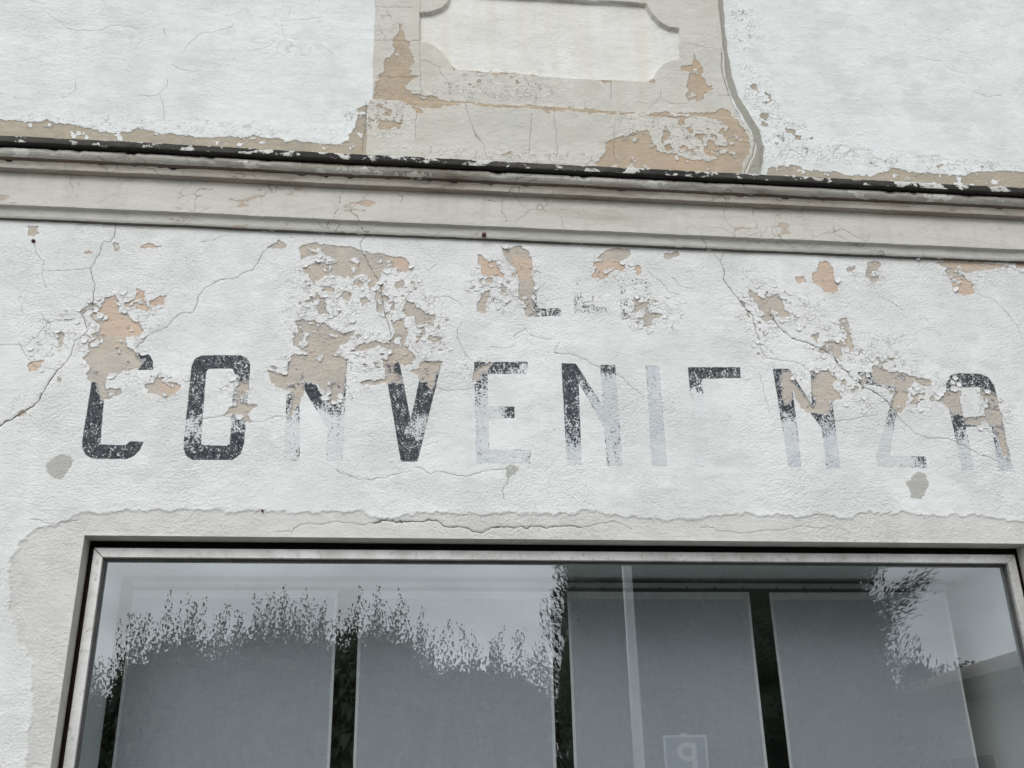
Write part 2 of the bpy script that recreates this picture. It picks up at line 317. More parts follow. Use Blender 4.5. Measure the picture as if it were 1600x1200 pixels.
# ---- survey of the facade, millimetres on the wall plane (x, z)
BARE = [[(-1295,3757), (-1255,3783), (-1231,3753), (-1219,3697), (-1185,3692), (-1156,3660), (-1106,3611), (-1132,3582), (-1185,3575), (-1170,3531), (-1138,3504), (-1119,3472), (-1094,3462), (-1114,3429), (-1151,3417),
    (-1177,3400), (-1224,3393), (-1236,3371), (-1235,3329), (-1179,3335), (-1168,3309), (-1202,3292), (-1233,3276), (-1255,3307), (-1265,3360), (-1295,3359), (-1324,3395), (-1310,3434), (-1343,3465), (-1329,3498),
    (-1330,3548), (-1294,3565), (-1297,3621), (-1342,3670), (-1304,3711)],[(-1161,3820), (-1130,3809), (-1128,3752), (-1094,3719), (-1127,3706), (-1159,3728), (-1187,3713), (-1205,3737), (-1164,3762)],[(-1098,3753),
    (-1066,3777), (-1037,3781), (-1037,3738), (-1061,3726), (-1091,3736)],[(-1071,3349), (-1029,3356), (-1025,3404), (-997,3373), (-954,3368), (-918,3348), (-939,3315), (-979,3288), (-1014,3308),
    (-1052,3307)],[(-691,3354), (-640,3377), (-631,3334), (-668,3312), (-671,3285), (-588,3271), (-615,3244), (-633,3227), (-616,3196), (-639,3185), (-661,3216), (-700,3226), (-728,3220), (-712,3252),
    (-684,3269)],[(-1569,3431), (-1545,3459), (-1516,3449), (-1502,3422), (-1528,3405), (-1556,3405)],[(-1471,3559), (-1456,3587), (-1439,3571), (-1445,3516), (-1461,3527)],[(-1677,4116), (-1633,4118), (-1622,4082),
    (-1638,4057), (-1666,4074)],[(-610,4052), (-561,4103), (-523,4068), (-553,4051)],[(-1298,4044), (-1268,4045), (-1260,4022), (-1273,4003)],[(-1177,4041), (-1137,4050), (-1080,4036), (-1124,4021),
    (-1163,4024)],[(-1419,3991), (-1384,3995), (-1383,3981), (-1417,3977)],[(-1389,3690), (-1364,3720), (-1339,3721), (-1369,3688)],[(-1438,3381), (-1411,3366), (-1420,3345), (-1434,3355)],[(-1575,3205), (-1556,3231),
    (-1542,3211), (-1564,3195)],[(-464,4065), (-423,4085), (-328,4081), (-254,4075), (-201,4065), (-115,4044), (-51,4035), (13,4032), (45,4009), (57,3972), (25,3947), (-18,3969), (-60,3961), (-90,3930), (-100,3899),
    (-130,3850), (-146,3873), (-121,3910), (-164,3927), (-216,3912), (-279,3922), (-341,3913), (-371,3888), (-396,3875), (-419,3928), (-447,3950), (-406,3970), (-376,3990), (-302,3981), (-288,4006), (-347,4034),
    (-409,4025), (-449,3993)],[(-265,3807), (-244,3843), (-217,3823), (-237,3795)],[(-172,3801), (-144,3811), (-136,3785), (-166,3769)],[(-104,3845), (-77,3840), (-76,3734), (-99,3736)],[(-457,3679), (-421,3689),
    (-370,3683), (-323,3667), (-286,3634), (-235,3630), (-184,3638), (-203,3603), (-257,3567), (-280,3515), (-221,3500), (-227,3444), (-229,3378), (-232,3329), (-260,3296), (-299,3284), (-306,3332), (-364,3385),
    (-413,3384), (-401,3346), (-426,3275), (-452,3221), (-450,3264), (-449,3328), (-476,3355), (-506,3354), (-547,3380), (-565,3434), (-481,3420), (-473,3459), (-466,3504), (-398,3528), (-460,3571),
    (-443,3617)],[(-26,3689), (-1,3708), (30,3697), (37,3634), (28,3576), (75,3543), (86,3510), (66,3481), (35,3474), (4,3496), (-21,3490), (-47,3494), (-28,3540), (-49,3556), (-80,3578), (-120,3560), (-180,3535),
    (-216,3534), (-151,3581), (-101,3600), (-39,3585), (-19,3620)],[(29,3785), (60,3804), (81,3775), (124,3748), (166,3731), (155,3696), (166,3673), (124,3695), (82,3722), (40,3721), (19,3744)],[(-62,3505), (-26,3495),
    (-15,3439), (16,3418), (22,3391), (-24,3395), (-144,3375), (-160,3391), (-45,3411)],[(106,3494), (199,3496), (179,3445), (169,3389), (149,3366), (128,3399), (103,3398), (87,3442), (56,3453), (102,3465)],[(81,3664),
    (114,3671), (127,3637), (97,3622)],[(368,4060), (395,4043), (422,4026), (449,4033), (460,4003), (492,3967), (486,3946), (432,3952), (389,3938), (384,3981), (373,4017)],[(473,4115), (511,4098), (555,4113), (610,4097),
    (619,4053), (624,4004), (617,3954), (632,3918), (625,3857), (613,3808), (617,3772), (643,3755), (589,3735), (580,3783), (597,3819), (559,3830), (555,3878), (567,3939), (552,3970), (525,4012), (499,4048)],[(399,3866),
    (426,3873), (425,3837), (398,3800), (403,3758), (371,3757), (366,3792), (382,3823)],[(480,3905), (505,3888), (490,3863), (474,3863)],[(924,4048), (974,4057), (1041,4053), (1068,4036), (1066,4004), (1027,4003),
    (992,3976), (952,3950), (908,3954), (927,3998)],[(983,4108), (1046,4130), (1107,4120), (1099,4081), (1041,4052), (974,4055), (941,4068), (948,4093)],[(353,3462), (385,3485), (421,3503), (405,3463), (379,3451),
    (369,3423), (338,3411), (343,3444)],[(1676,3924), (1703,3912), (1745,3877), (1762,3921), (1764,3890), (1793,3897), (1834,3862), (1840,3818), (1865,3789), (1824,3779), (1796,3786), (1805,3811), (1768,3834),
    (1752,3797), (1761,3779), (1736,3759), (1717,3783), (1736,3802), (1716,3826), (1698,3862), (1672,3886)],[(1624,3866), (1657,3855), (1649,3833), (1627,3837)],[(1994,4000), (2024,4046), (2055,4099), (2092,4107),
    (2116,4076), (2113,4011), (2136,3974), (2124,3929), (2094,3922), (2049,3933), (2036,3964), (1996,3975)],[(1259,4080), (1272,4108), (1312,4110), (1337,4127), (1352,4106), (1322,4089), (1293,4077)],[(1123,4026),
    (1155,4024), (1153,3996), (1120,3979)],[(1152,3774), (1208,3782), (1200,3758), (1171,3739), (1180,3712), (1152,3730)],[(1097,3806), (1156,3838), (1157,3814), (1108,3781)],[(1786,3504), (1825,3505), (1828,3447),
    (1861,3402), (1888,3357), (1905,3323), (1923,3335), (1918,3415), (1923,3450), (1946,3497), (2016,3517), (2028,3482), (2048,3465), (2020,3429), (2043,3395), (2056,3373), (1998,3354), (1983,3291), (1934,3295),
    (1869,3299), (1846,3333), (1824,3378), (1818,3412), (1805,3354), (1780,3331), (1768,3365), (1771,3434)],[(2102,3785), (2150,3799), (2149,3719), (2147,3671), (2164,3629), (2132,3610), (2107,3633), (2130,3706),
    (2099,3730)],[(2015,3660), (2089,3663), (2088,3620), (2100,3585), (2070,3572), (2035,3607), (1988,3593), (1968,3610), (2009,3624)],[(1960,3688), (1992,3686), (1977,3656)],[(2243,3554), (2283,3519), (2349,3509),
    (2400,3505), (2432,3494), (2430,3453), (2392,3428), (2375,3369), (2340,3299), (2313,3304), (2298,3344), (2333,3415), (2325,3438), (2269,3442), (2227,3459), (2223,3506)],[(2165,3492), (2189,3504), (2183,3455),
    (2159,3454)],[(2435,3490), (2514,3473), (2511,3447), (2479,3440), (2440,3456)],[(2387,3352), (2421,3400), (2480,3413), (2464,3375), (2399,3343)],[(2546,3403), (2584,3421), (2648,3423), (2636,3364), (2635,3306),
    (2589,3300), (2570,3351), (2540,3368)],[(2749,3438), (2801,3410), (2826,3393), (2827,3346), (2828,3299), (2812,3253), (2745,3257), (2697,3248), (2644,3264), (2637,3286), (2706,3287), (2753,3298), (2760,3356),
    (2792,3368), (2747,3402)],[(2787,3243), (2824,3242), (2819,3092), (2796,3103), (2795,3184)],[(2723,4031), (2788,4053), (2824,4022), (2839,3990), (2821,3951), (2771,3940), (2728,3967)],[(2703,4082), (2766,4098),
    (2775,4050), (2712,4037)],[(2663,4129), (2823,4136), (2967,4123), (3052,4117), (2935,4090), (2809,4071), (2766,4095), (2694,4099)],[(2297,4097), (2337,4118), (2363,4093), (2344,4057), (2317,4060), (2304,4013),
    (2284,4016)],[(2193,4073), (2230,4083), (2226,4046), (2193,4047)],[(2306,4021), (2347,4023), (2338,4003), (2303,4000)],[(1917,4003), (1955,4011), (1965,3980), (1926,3972)],[(3087,4139), (3183,4149), (3173,4107),
    (3081,4109)]]
PINK = [[(-1295,3757), (-1255,3783), (-1225,3742), (-1214,3691), (-1156,3660), (-1106,3611), (-1141,3571), (-1228,3573), (-1288,3588), (-1303,3632), (-1342,3670), (-1304,3711)],[(-1172,3831), (-1029,3802), (-1026,3721),
    (-1126,3695), (-1207,3714)],[(-1584,3468), (-1499,3466), (-1490,3401), (-1569,3399)],[(-1189,4055), (-1073,4060), (-1067,4013), (-1184,4013)],[(-1427,4002), (-1378,4004), (-1374,3975), (-1423,3972)],[(-51,4029),
    (56,4028), (68,3961), (-23,3963)],[(357,4072), (499,4048), (502,3937), (378,3925)],[(532,4062), (619,4053), (629,3991), (614,3935), (567,3927), (536,4000)],[(913,4054), (1081,4061), (1074,3949),
    (890,3941)],[(1114,4031), (1165,4034), (1161,3977), (1110,3969)],[(1985,4019), (2034,4117), (2135,4122), (2141,3930), (2067,3902), (1983,3961)],[(2718,4036), (2867,4057), (2841,3933), (2696,3927)],[(1909,4015),
    (1979,4018), (1972,3967), (1902,3964)],[(2664,4133), (3072,4151), (3063,4111), (2800,4086)],[(3072,4151), (3197,4157), (3184,4103), (3060,4098)],[(-1011,3367), (-924,3359), (-937,3305), (-996,3314)]]
FLAKE = [(-1230,3589,195,255,0.75), (-1124,3683,113,133,0.7), (-1475,3559,175,211,0.5), (-1556,3236,82,89,0.5), (-1709,3947,123,144,0.35), (-345,3677,195,267,0.9), (-688,3321,103,144,0.6), (-1009,3356,154,100,0.6),
    (-252,3892,164,200,0.9), (-480,3425,113,100,0.7), (-346,3829,195,211,0.85), (-4,3843,133,189,1.0), (124,3671,133,189,0.9), (-149,3536,195,122,0.8), (-254,3399,123,133,0.7), (442,3909,144,189,0.8),
    (594,3928,92,178,0.7), (363,3461,92,89,0.6), (994,4019,144,100,0.55), (1143,3816,133,144,0.85), (934,3808,144,66,0.55), (1284,3773,92,122,0.6), (1728,3838,164,178,0.85), (1716,3644,82,133,0.8), (1677,3986,72,77,0.6),
    (1930,3834,154,122,0.75), (2053,3655,154,133,0.9), (2198,3564,185,100,0.9), (2130,3420,133,133,0.9), (2345,3616,164,133,0.6), (2403,3428,175,144,0.8), (2563,3432,123,122,0.7), (2793,3321,113,178,0.7),
    (1943,3438,133,144,0.8), (2807,4060,185,100,0.6), (2321,4026,123,89,0.5), (3003,4121,185,66,0.6)]
LETTERS = [([(-1257,3498), (-1099,3503), (-1069,3492), (-1053,3463), (-1049,3422), (-1111,3420), (-1111,3437), (-1218,3434), (-1239,3398), (-1222,3077), (-1120,3076), (-1102,3094), (-1048,3092), (-1059,3057),
    (-1080,3030), (-1106,3015), (-1244,3014), (-1274,3030), (-1294,3063), (-1297,3108), (-1295,3359), (-1296,3445), (-1283,3480)],[],[(-1089,3462,0.85), (-1263,3328,0.95), (-1266,3212,0.87), (-1262,3109,0.76),
    (-1263,3053,0.8), (-1179,3040,0.86), (-1089,3062,0.9)],0.5), ([(-851,3499), (-684,3505), (-656,3492), (-639,3459), (-636,3091), (-647,3045), (-678,3019), (-842,3016), (-870,3034), (-885,3071), (-889,3446),
    (-878,3482)],[[(-815,3435), (-718,3438), (-705,3425), (-695,3095), (-707,3082), (-806,3082), (-815,3093), (-824,3421)]],[(-867,3469,0.95), (-760,3472,0.85), (-660,3453,0.78), (-861,3360,0.75), (-861,3254,0.82),
    (-856,3159,0.38), (-858,3087,0.7), (-834,3036,0.88), (-741,3048,0.88), (-662,3112,0.92), (-672,3174,0.5), (-675,3333,0.45), (-671,3398,0.7)],0.55), ([(-479,3481), (-417,3483), (-288,3268), (-290,3498), (-221,3500),
    (-220,3023), (-288,3022), (-291,3172), (-423,3384), (-399,3020), (-466,3019)],[],[(-456,3437,0.8), (-361,3331,1.0), (-448,3307,0.7), (-448,3232,0.45), (-448,3158,0.1), (-441,3054,0.12), (-411,3029,0.4),
    (-278,3476,0.9), (-224,3378,0.7), (-234,3269,0.45), (-278,3268,0.6), (-234,3163,0.15), (-259,3058,0.08), (-305,3214,0.12)],0.45), ([(-59,3496), (9,3498), (65,3217), (118,3502), (201,3504), (98,3026),
    (27,3025)],[],[(-14,3384,0.9), (3,3319,0.8), (20,3222,0.85), (42,3116,0.86), (63,3053,0.88), (139,3355,0.85), (119,3278,0.84), (101,3202,0.38), (91,3149,0.45), (102,3096,0.8), (168,3490,0.95)],0.55), ([(345,3504),
    (588,3512), (586,3452), (405,3446), (406,3291), (524,3292), (523,3236), (407,3233), (407,3086), (591,3090), (589,3026), (351,3022)],[],[(364,3490,0.85), (457,3482,0.68), (541,3496,0.7), (567,3468,0.3),
    (368,3406,0.6), (363,3350,0.5), (378,3285,0.3), (382,3209,0.15), (434,3264,0.12), (510,3271,0.78), (366,3123,0.18), (431,3055,0.12), (572,3063,0.2), (380,3033,0.3)],0.6), ([(743,3510), (810,3510), (926,3298),
    (923,3507), (993,3509), (995,3023), (927,3022), (924,3199), (818,3419), (815,3023), (749,3022)],[],[(778,3474,0.97), (779,3361,0.93), (780,3262,0.78), (786,3174,0.72), (784,3126,0.55), (782,3088,0.08),
    (780,3046,0.1), (849,3397,0.6), (866,3319,0.35), (904,3243,0.1), (959,3485,0.62), (961,3423,0.08), (964,3299,0.08), (977,3168,0.2), (984,3103,0.35), (964,3038,0.25)],0.75), ([(1136,3510), (1198,3512), (1199,3027),
    (1128,3025)],[],[(1163,3486,0.2), (1179,3417,0.22), (1171,3304,0.05), (1164,3085,0.05)],0.85), ([(1335,3508), (1585,3516), (1581,3461), (1398,3452), (1393,3288), (1517,3291), (1512,3240), (1394,3237), (1394,3079),
    (1564,3082), (1563,3028), (1326,3024)],[],[(1358,3492,0.85), (1457,3494,0.86), (1555,3492,0.8), (1359,3434,0.72), (1382,3400,0.45), (1362,3354,0.1), (1369,3253,0), (1455,3267,0), (1515,3268,0), (1434,3058,0)],0.22),
    ([(1742,3512), (1820,3515), (1907,3334), (1925,3508), (2010,3511), (1998,3027), (1932,3026), (1937,3222), (1823,3407), (1816,3032), (1755,3031)],[],[(1756,3492,0.85), (1757,3411,0.8), (1767,3319,0.85),
    (1783,3275,0.6), (1783,3230,0.1), (1787,3097,0.08), (1899,3277,0.75), (1976,3279,0.6), (1955,3211,0.4), (1956,3144,0.1), (1976,3057,0.12), (1986,3498,0.7)],0.8), ([(2156,3509), (2400,3505), (2394,3451), (2295,3264),
    (2243,3095), (2414,3092), (2411,3037), (2174,3039), (2179,3094), (2323,3426), (2152,3451)],[],[(2170,3492,0.62), (2381,3463,0.7), (2349,3380,0.4), (2292,3310,0.5), (2233,3161,0.06), (2206,3072,0.1), (2306,3074,0.08),
    (2393,3070,0.5)],0.7), ([(2588,3469), (2618,3505), (2655,3516), (2771,3516), (2808,3499), (2828,3458), (2828,3030), (2757,3029), (2768,3246), (2640,3243), (2640,3030), (2579,3029), (2576,3410)],[[(2640,3441),
    (2751,3447), (2761,3415), (2754,3300), (2638,3289)]],[(2611,3469,0.62), (2701,3484,0.78), (2791,3475,0.75), (2594,3410,0.75), (2600,3271,0.8), (2580,3202,0.55), (2620,3147,0.1), (2610,3046,0.12), (2798,3241,0.75),
    (2797,3184,0.4), (2816,3117,0.5), (2779,3049,0.12), (2703,3273,0.7)],0.7), ([(588,3913), (633,3915), (644,3787), (750,3792), (753,3751), (598,3740)],[],[(610,3892,0.4), (630,3833,0.6), (665,3768,0.62),
    (741,3771,0.6)],0.1), ([(812,3950), (859,3952), (864,3808), (969,3807), (970,3776), (815,3768)],[],[(841,3914,0.18), (837,3817,0.42), (890,3788,0.42), (961,3791,0.38)],0.06), ([(1031,3959), (1190,3966), (1208,3756),
    (1157,3750), (1151,3826), (1069,3823), (1082,3744), (1038,3740)],[[(1065,3923), (1152,3927), (1152,3863), (1067,3860)]],[(1049,3886,0.3), (1171,3891,0.2), (1063,3765,0.42), (1173,3769,0.4), (1112,3833,0.25)],0.1),
    ([(367,3931), (518,3937), (523,3740), (472,3738), (469,3808), (417,3806), (406,3736), (357,3734)],[[(416,3897), (470,3899), (471,3841), (411,3838)]],[(367,3907,0.25), (442,3922,0.1), (506,3864,0.25), (441,3819,0.3),
    (504,3768,0.2)],0.06)]
CRACKS = [(2.56,[(-1296,4147), (-1293,4086), (-1309,4055), (-1344,4054), (-1346,3988), (-1367,3928), (-1374,3904), (-1351,3846), (-1336,3744), (-1343,3709), (-1378,3685), (-1361,3630), (-1352,3597), (-1392,3540),
    (-1404,3463), (-1444,3413)]), (4.4,[(-1444,3413), (-1468,3354), (-1488,3301), (-1506,3263), (-1546,3226), (-1594,3184), (-1635,3157), (-1660,3141)]), (1.92,[(-561,4103), (-624,4033), (-663,3929), (-707,3915),
    (-750,3878), (-801,3881), (-862,3832), (-893,3790), (-899,3743), (-915,3708), (-973,3689), (-1021,3636), (-1084,3584), (-1135,3521)]), (1.04,[(-1370,3910), (-1438,3901), (-1515,3894), (-1578,3889)]),
    (1.04,[(-1635,4034), (-1614,3964), (-1586,3941), (-1574,3860), (-1551,3809)]), (1.28,[(-1697,3522), (-1612,3525), (-1586,3479), (-1540,3427), (-1444,3413)]), (1.28,[(-1593,3522), (-1553,3567), (-1519,3630),
    (-1469,3648), (-1402,3651)]), (1.04,[(-1520,3635), (-1556,3679)]), (1.2,[(-822,3202), (-747,3216), (-703,3210)]), (1.2,[(-611,3194), (-553,3200), (-516,3220), (-467,3215)]), (1.2,[(-916,4070), (-855,4077),
    (-826,4103), (-796,4110)]), (2.4,[(-153,4217), (-156,4142), (-181,4103), (-168,4042), (-145,3988), (-117,3941), (-84,3894), (-77,3828), (-70,3758), (-42,3677), (-29,3597)]), (2.08,[(-155,3391), (-75,3404),
    (-45,3411)]), (1.2,[(169,3367), (250,3367), (332,3372)]), (1.6,[(271,3619), (297,3562), (333,3506)]), (1.12,[(292,3707), (271,3671), (271,3619)]), (1.44,[(528,3639), (582,3676), (608,3642), (661,3632), (704,3633)]),
    (1.76,[(717,3564), (740,3606)]), (1.76,[(717,3562), (807,3550), (880,3517), (942,3479), (1004,3458), (1045,3425), (1100,3370), (1114,3353)]), (1.44,[(-241,2981), (-167,2951), (-99,2945), (-22,2959), (36,2975)]),
    (1.44,[(89,3002), (153,2972), (192,2988), (261,2966), (311,2966), (370,2986), (480,3000)]), (1.28,[(499,2957), (463,2895), (468,2864)]), (1.44,[(165,3820), (228,3829), (292,3789)]), (0.96,[(110,3993), (131,3970),
    (163,4002)]), (1.12,[(406,3583), (480,3580), (533,3593)]), (1.6,[(1520,4126), (1550,4076), (1562,4032)]), (1.2,[(1573,4138), (1550,4076)]), (3.36,[(1562,4032), (1556,3969), (1585,3920), (1624,3866), (1648,3830),
    (1682,3782)]), (2.4,[(1682,3782), (1682,3727), (1692,3667), (1701,3608), (1724,3567)]), (3.68,[(1765,3791), (1803,3725), (1864,3673), (1929,3657), (2014,3618), (2054,3577), (2080,3531), (2118,3485), (2177,3428),
    (2239,3395), (2287,3350), (2313,3304)]), (1.92,[(2313,3304), (2339,3259), (2386,3209), (2458,3177), (2538,3184), (2620,3149), (2689,3103), (2772,3071)]), (1.76,[(1724,3567), (1795,3557), (1861,3548), (1912,3514)]),
    (1.04,[(1676,3489), (1686,3386), (1702,3295)]), (1.92,[(1301,3971), (1332,3934), (1386,3918)]), (1.28,[(1181,4016), (1253,3937), (1278,3895), (1327,3885)]), (1.6,[(1334,3836), (1362,3837)]), (1.2,[(2844,3946),
    (2913,3929), (2962,3880), (2998,3824), (3014,3787), (3033,3713)]), (1.2,[(2328,3925), (2393,3890), (2444,3848)]), (1.2,[(2006,3257), (2107,3271), (2222,3296)]), (1.28,[(-481,2714), (-416,2715), (-392,2742),
    (-301,2746), (-223,2758), (-156,2752), (-77,2752)]), (4.0,[(-77,2752), (-44,2767), (16,2758), (136,2764), (176,2769), (230,2742), (271,2742), (318,2736), (352,2716), (379,2720), (413,2737), (461,2744), (501,2741)]),
    (3.2,[(501,2738), (543,2745), (570,2741), (604,2747), (659,2742), (708,2751), (763,2750), (804,2741)]), (1.6,[(804,2741), (861,2758), (931,2771), (986,2757), (1013,2736)]), (1.12,[(1326,2761), (1395,2740),
    (1494,2727), (1582,2739), (1668,2740), (1773,2765), (1859,2752), (1933,2756), (2004,2739)]), (1.2,[(-1445,2751), (-1369,2738), (-1313,2739), (-1271,2749)])]
PATCH = [(-1304,1639), (-1321,1813), (-1324,1981), (-1350,2180), (-1418,2276), (-1467,2398), (-1502,2574), (-1480,2665), (-1414,2711), (-1308,2746), (-1238,2780), (-1077,2795), (-874,2798), (-694,2793), (-591,2801),
    (-499,2793), (-356,2795), (-119,2807), (-91,2773), (2,2767), (82,2789), (176,2804), (366,2792), (503,2805), (640,2795), (780,2811), (919,2806), (1087,2786), (1256,2781), (1372,2797), (1489,2813), (1661,2800),
    (1838,2810), (1998,2797), (2076,2820), (2227,2829), (2450,2809), (2603,2819), (2826,2784)]
PLUGS = [[(-1418,2960), (-1416,3005), (-1378,3026), (-1331,3017), (-1320,2972), (-1338,2937), (-1377,2927)],[(480,3004), (515,3018), (538,2999), (529,2973), (499,2955), (479,2972)],[(2302,2965), (2351,3020), (2393,3010),
    (2412,2966), (2393,2923), (2360,2890), (2316,2890), (2307,2932)],[(1359,3861), (1499,3916), (1582,3846), (1601,3712), (1533,3590), (1420,3563), (1346,3655)]]
UBARE = [[(-1950,4694), (-1892,4689), (-1805,4685), (-1746,4680), (-1704,4692), (-1602,4689), (-1498,4678), (-1436,4654), (-1384,4648), (-1305,4659), (-1256,4688), (-1187,4670), (-1156,4653), (-1067,4659), (-947,4648),
    (-857,4654), (-767,4660), (-707,4673), (-630,4659), (-554,4655), (-477,4650), (-400,4645), (-323,4641), (-263,4664), (-235,4751), (-224,4868), (-193,4890), (-177,4891), (-170,4455), (-1892,4356)],[(1837,4609),
    (1857,4639), (1945,4664), (1996,4657), (2061,4632), (2197,4630), (2300,4626), (2421,4623), (2535,4679), (2635,4655), (2776,4654), (2899,4651), (2993,4676), (3122,4694), (3266,4692), (3447,4693), (3400,4501),
    (1813,4416)],[(1812,5169), (1857,5161), (1860,5125), (1822,5142)],[(1871,4971), (1902,4984), (1898,4957), (1872,4951)]]
UFLAKE = [(1826,5566,113,234,0.55), (1835,5176,81,195,0.6), (1905,5034,97,136,0.8), (1964,4814,195,156,0.95), (1858,4928,97,117,0.8), (-217,4694,97,234,0.8), (2735,4721,650,70,0.6), (-1011,4700,1300,70,0.45),
    (-1619,4809,520,156,0.15), (2215,4749,390,97,0.5)]
PANEL_FIELD = [(232,5669), (228,5607), (215,5571), (185,5534), (135,5506), (71,5494), (74,5311), (114,5306), (153,5284), (193,5249), (220,5210), (237,5170), (260,5143), (550,5136), (885,5132), (1259,5138), (1288,5157),
    (1316,5214), (1354,5259), (1398,5288), (1452,5305), (1462,5501), (1409,5505), (1359,5537), (1320,5591), (1290,5662), (734,5654), (423,5647)]
PANEL_OUT = [(-169,5838), (-164,5573), (-156,4920), (-172,4915), (-180,4536), (-181,4382), (1792,4377), (1810,4638), (1811,4705), (1800,4784), (1775,4862), (1731,4961), (1705,5042), (1694,5166), (1698,5337), (1703,5556),
    (1707,5737), (1728,6018)]
PLINTH_TOP = [(-414,4913), (-172,4915), (61,4915), (743,4934), (1009,4926), (1379,4929), (1720,4924), (2065,4918)]
PBARE = [[(-28,5415), (-18,5376), (-5,5354), (2,5307), (23,5301), (18,5269), (40,5216), (38,5170), (24,5130), (27,5085), (76,5081), (22,5047), (-1,5000), (35,4980), (84,4968), (156,4951), (193,4935), (253,4935),
    (314,4932), (497,4926), (620,4938), (682,4946), (743,4917), (742,4887), (681,4913), (558,4904), (375,4903), (326,4918), (266,4903), (157,4881), (73,4871), (25,4890), (-29,4916), (-77,4923), (-154,4914), (-144,4952),
    (-141,5042), (-106,5105), (-102,5167), (-55,5232), (-57,5334), (-36,5359)],[(729,4927), (884,4934), (1009,4931), (1134,4925), (1324,4934), (1479,4952), (1555,4949), (1621,4969), (1650,4994), (1686,4966), (1689,4935),
    (1726,4923), (1728,4885), (1756,4841), (1755,4781), (1775,4730), (1722,4653), (1706,4572), (1418,4563), (988,4552), (954,4597), (999,4646), (1022,4720), (1061,4759), (1124,4778), (1188,4790), (1233,4815),
    (1249,4771), (1238,4712), (1268,4699), (1322,4673), (1390,4670), (1426,4650), (1525,4634), (1603,4668), (1523,4678), (1535,4738), (1558,4784), (1592,4741), (1649,4745), (1637,4811), (1668,4866), (1608,4899),
    (1545,4910), (1469,4913), (1421,4883), (1385,4900), (1258,4895), (1196,4917), (1133,4906), (1045,4900), (1007,4905), (883,4904), (728,4901)],[(1533,5332), (1549,5293), (1566,5270), (1569,5231), (1562,5191),
    (1582,5160), (1581,5121), (1608,5131), (1607,5115), (1577,5105), (1561,5073), (1543,5029), (1517,5023), (1499,5038), (1466,5027), (1469,5129), (1487,5185), (1493,5217), (1458,5230), (1466,5251), (1513,5258),
    (1526,5291)],[(1014,5134), (1071,5135), (1070,5111), (1019,5115)],[(1212,5145), (1277,5158), (1299,5140), (1288,5123), (1256,5133)],[(235,5162), (253,5163), (284,5142), (407,5140), (407,5130), (284,5131),
    (247,5132)],[(407,5144), (501,5151), (576,5152), (688,5134), (687,5118), (594,5127), (469,5124)],[(-221,4800), (-198,4816), (-185,4759), (-187,4659), (-210,4657)],[(-131,4748), (-91,4794), (-44,4790), (-20,4770),
    (-19,4741), (-67,4752), (-101,4729)],[(43,4869), (85,4872), (98,4851), (68,4841)]]
FILLER = [(1725,5877), (1714,5738), (1708,5557), (1707,5381), (1707,5209), (1729,5085), (1776,4964), (1816,4865), (1825,4766), (1809,4685), (1778,4615), (1756,4565)]
UCRACKS = [(1.12,[(-152,5295), (-26,5301), (54,5311), (104,5313), (129,5300)]), (1.12,[(-152,5517), (-93,5518), (25,5528)]), (1.12,[(-144,5068), (-51,5070), (79,5079)]), (0.98,[(72,5577), (76,5313), (81,4938)]),
    (1.4,[(78,5177), (105,5183), (142,5162), (173,5148), (180,5111), (210,5075), (229,5039), (232,4986)]), (1.05,[(308,4917), (326,4837), (350,4758), (385,4702)]), (0.84,[(62,4848), (63,4682)]), (0.84,[(643,4873),
    (629,4718)]), (0.84,[(612,5120), (636,5068), (671,5010), (670,4949)]), (1.05,[(334,4796), (365,4713), (400,4669), (406,4601)]), (0.98,[(755,4903), (762,4719), (765,4622)]), (0.77,[(636,4847), (623,4633)]),
    (1.05,[(1470,5408), (1539,5401), (1597,5382), (1637,5385), (1683,5376)]), (1.05,[(1329,5080), (1329,5033), (1368,5005), (1393,4999), (1458,5012)]), (0.84,[(1329,5033), (1278,4991), (1263,4960)]), (0.84,[(1411,4834),
    (1438,4783), (1462,4733), (1456,4674)]), (1.05,[(1558,5084), (1601,5083)]), (1.05,[(1632,5070), (1691,5076)]), (0.98,[(1070,5123), (1063,5007)]), (0.91,[(1072,4879), (1063,4796), (1048,4649)]), (1.54,[(-188,4910),
    (-185,4754), (-196,4621)]), (1.12,[(-1868,5413), (-1814,5407), (-1789,5399)]), (1.12,[(-1773,5339), (-1721,5302), (-1653,5253), (-1546,5250), (-1501,5260), (-1467,5293), (-1382,5296), (-1335,5284)]),
    (0.84,[(-1212,5304), (-1189,5234)]), (0.91,[(-1096,5161), (-1064,5224), (-1022,5278), (-961,5294), (-885,5331), (-871,5353)]), (0.91,[(-1286,4871), (-1225,4872), (-1182,4888), (-1157,4938), (-1154,4978)]),
    (0.91,[(-1181,4879), (-1157,4823), (-1149,4729)]), (0.91,[(-1142,5077), (-1116,5049), (-1030,5036)]), (0.77,[(-1586,4936), (-1572,4889), (-1604,4858), (-1638,4837)]), (0.77,[(-602,5396), (-506,5411), (-426,5443)]),
    (0.77,[(-778,5186), (-701,5212), (-656,5257)]), (1.4,[(1918,4852), (1978,4785), (2056,4720)]), (1.12,[(2215,4750), (2276,4804), (2325,4787), (2412,4782), (2457,4734), (2538,4699)]), (0.84,[(2848,5415), (2941,5411),
    (2984,5348), (3075,5332)]), (0.84,[(3104,5204), (3173,5183), (3251,5197)]), (0.98,[(2672,4758), (2780,4768), (2865,4749)]), (1.68,[(1776,4871), (1801,4796), (1811,4705)])]
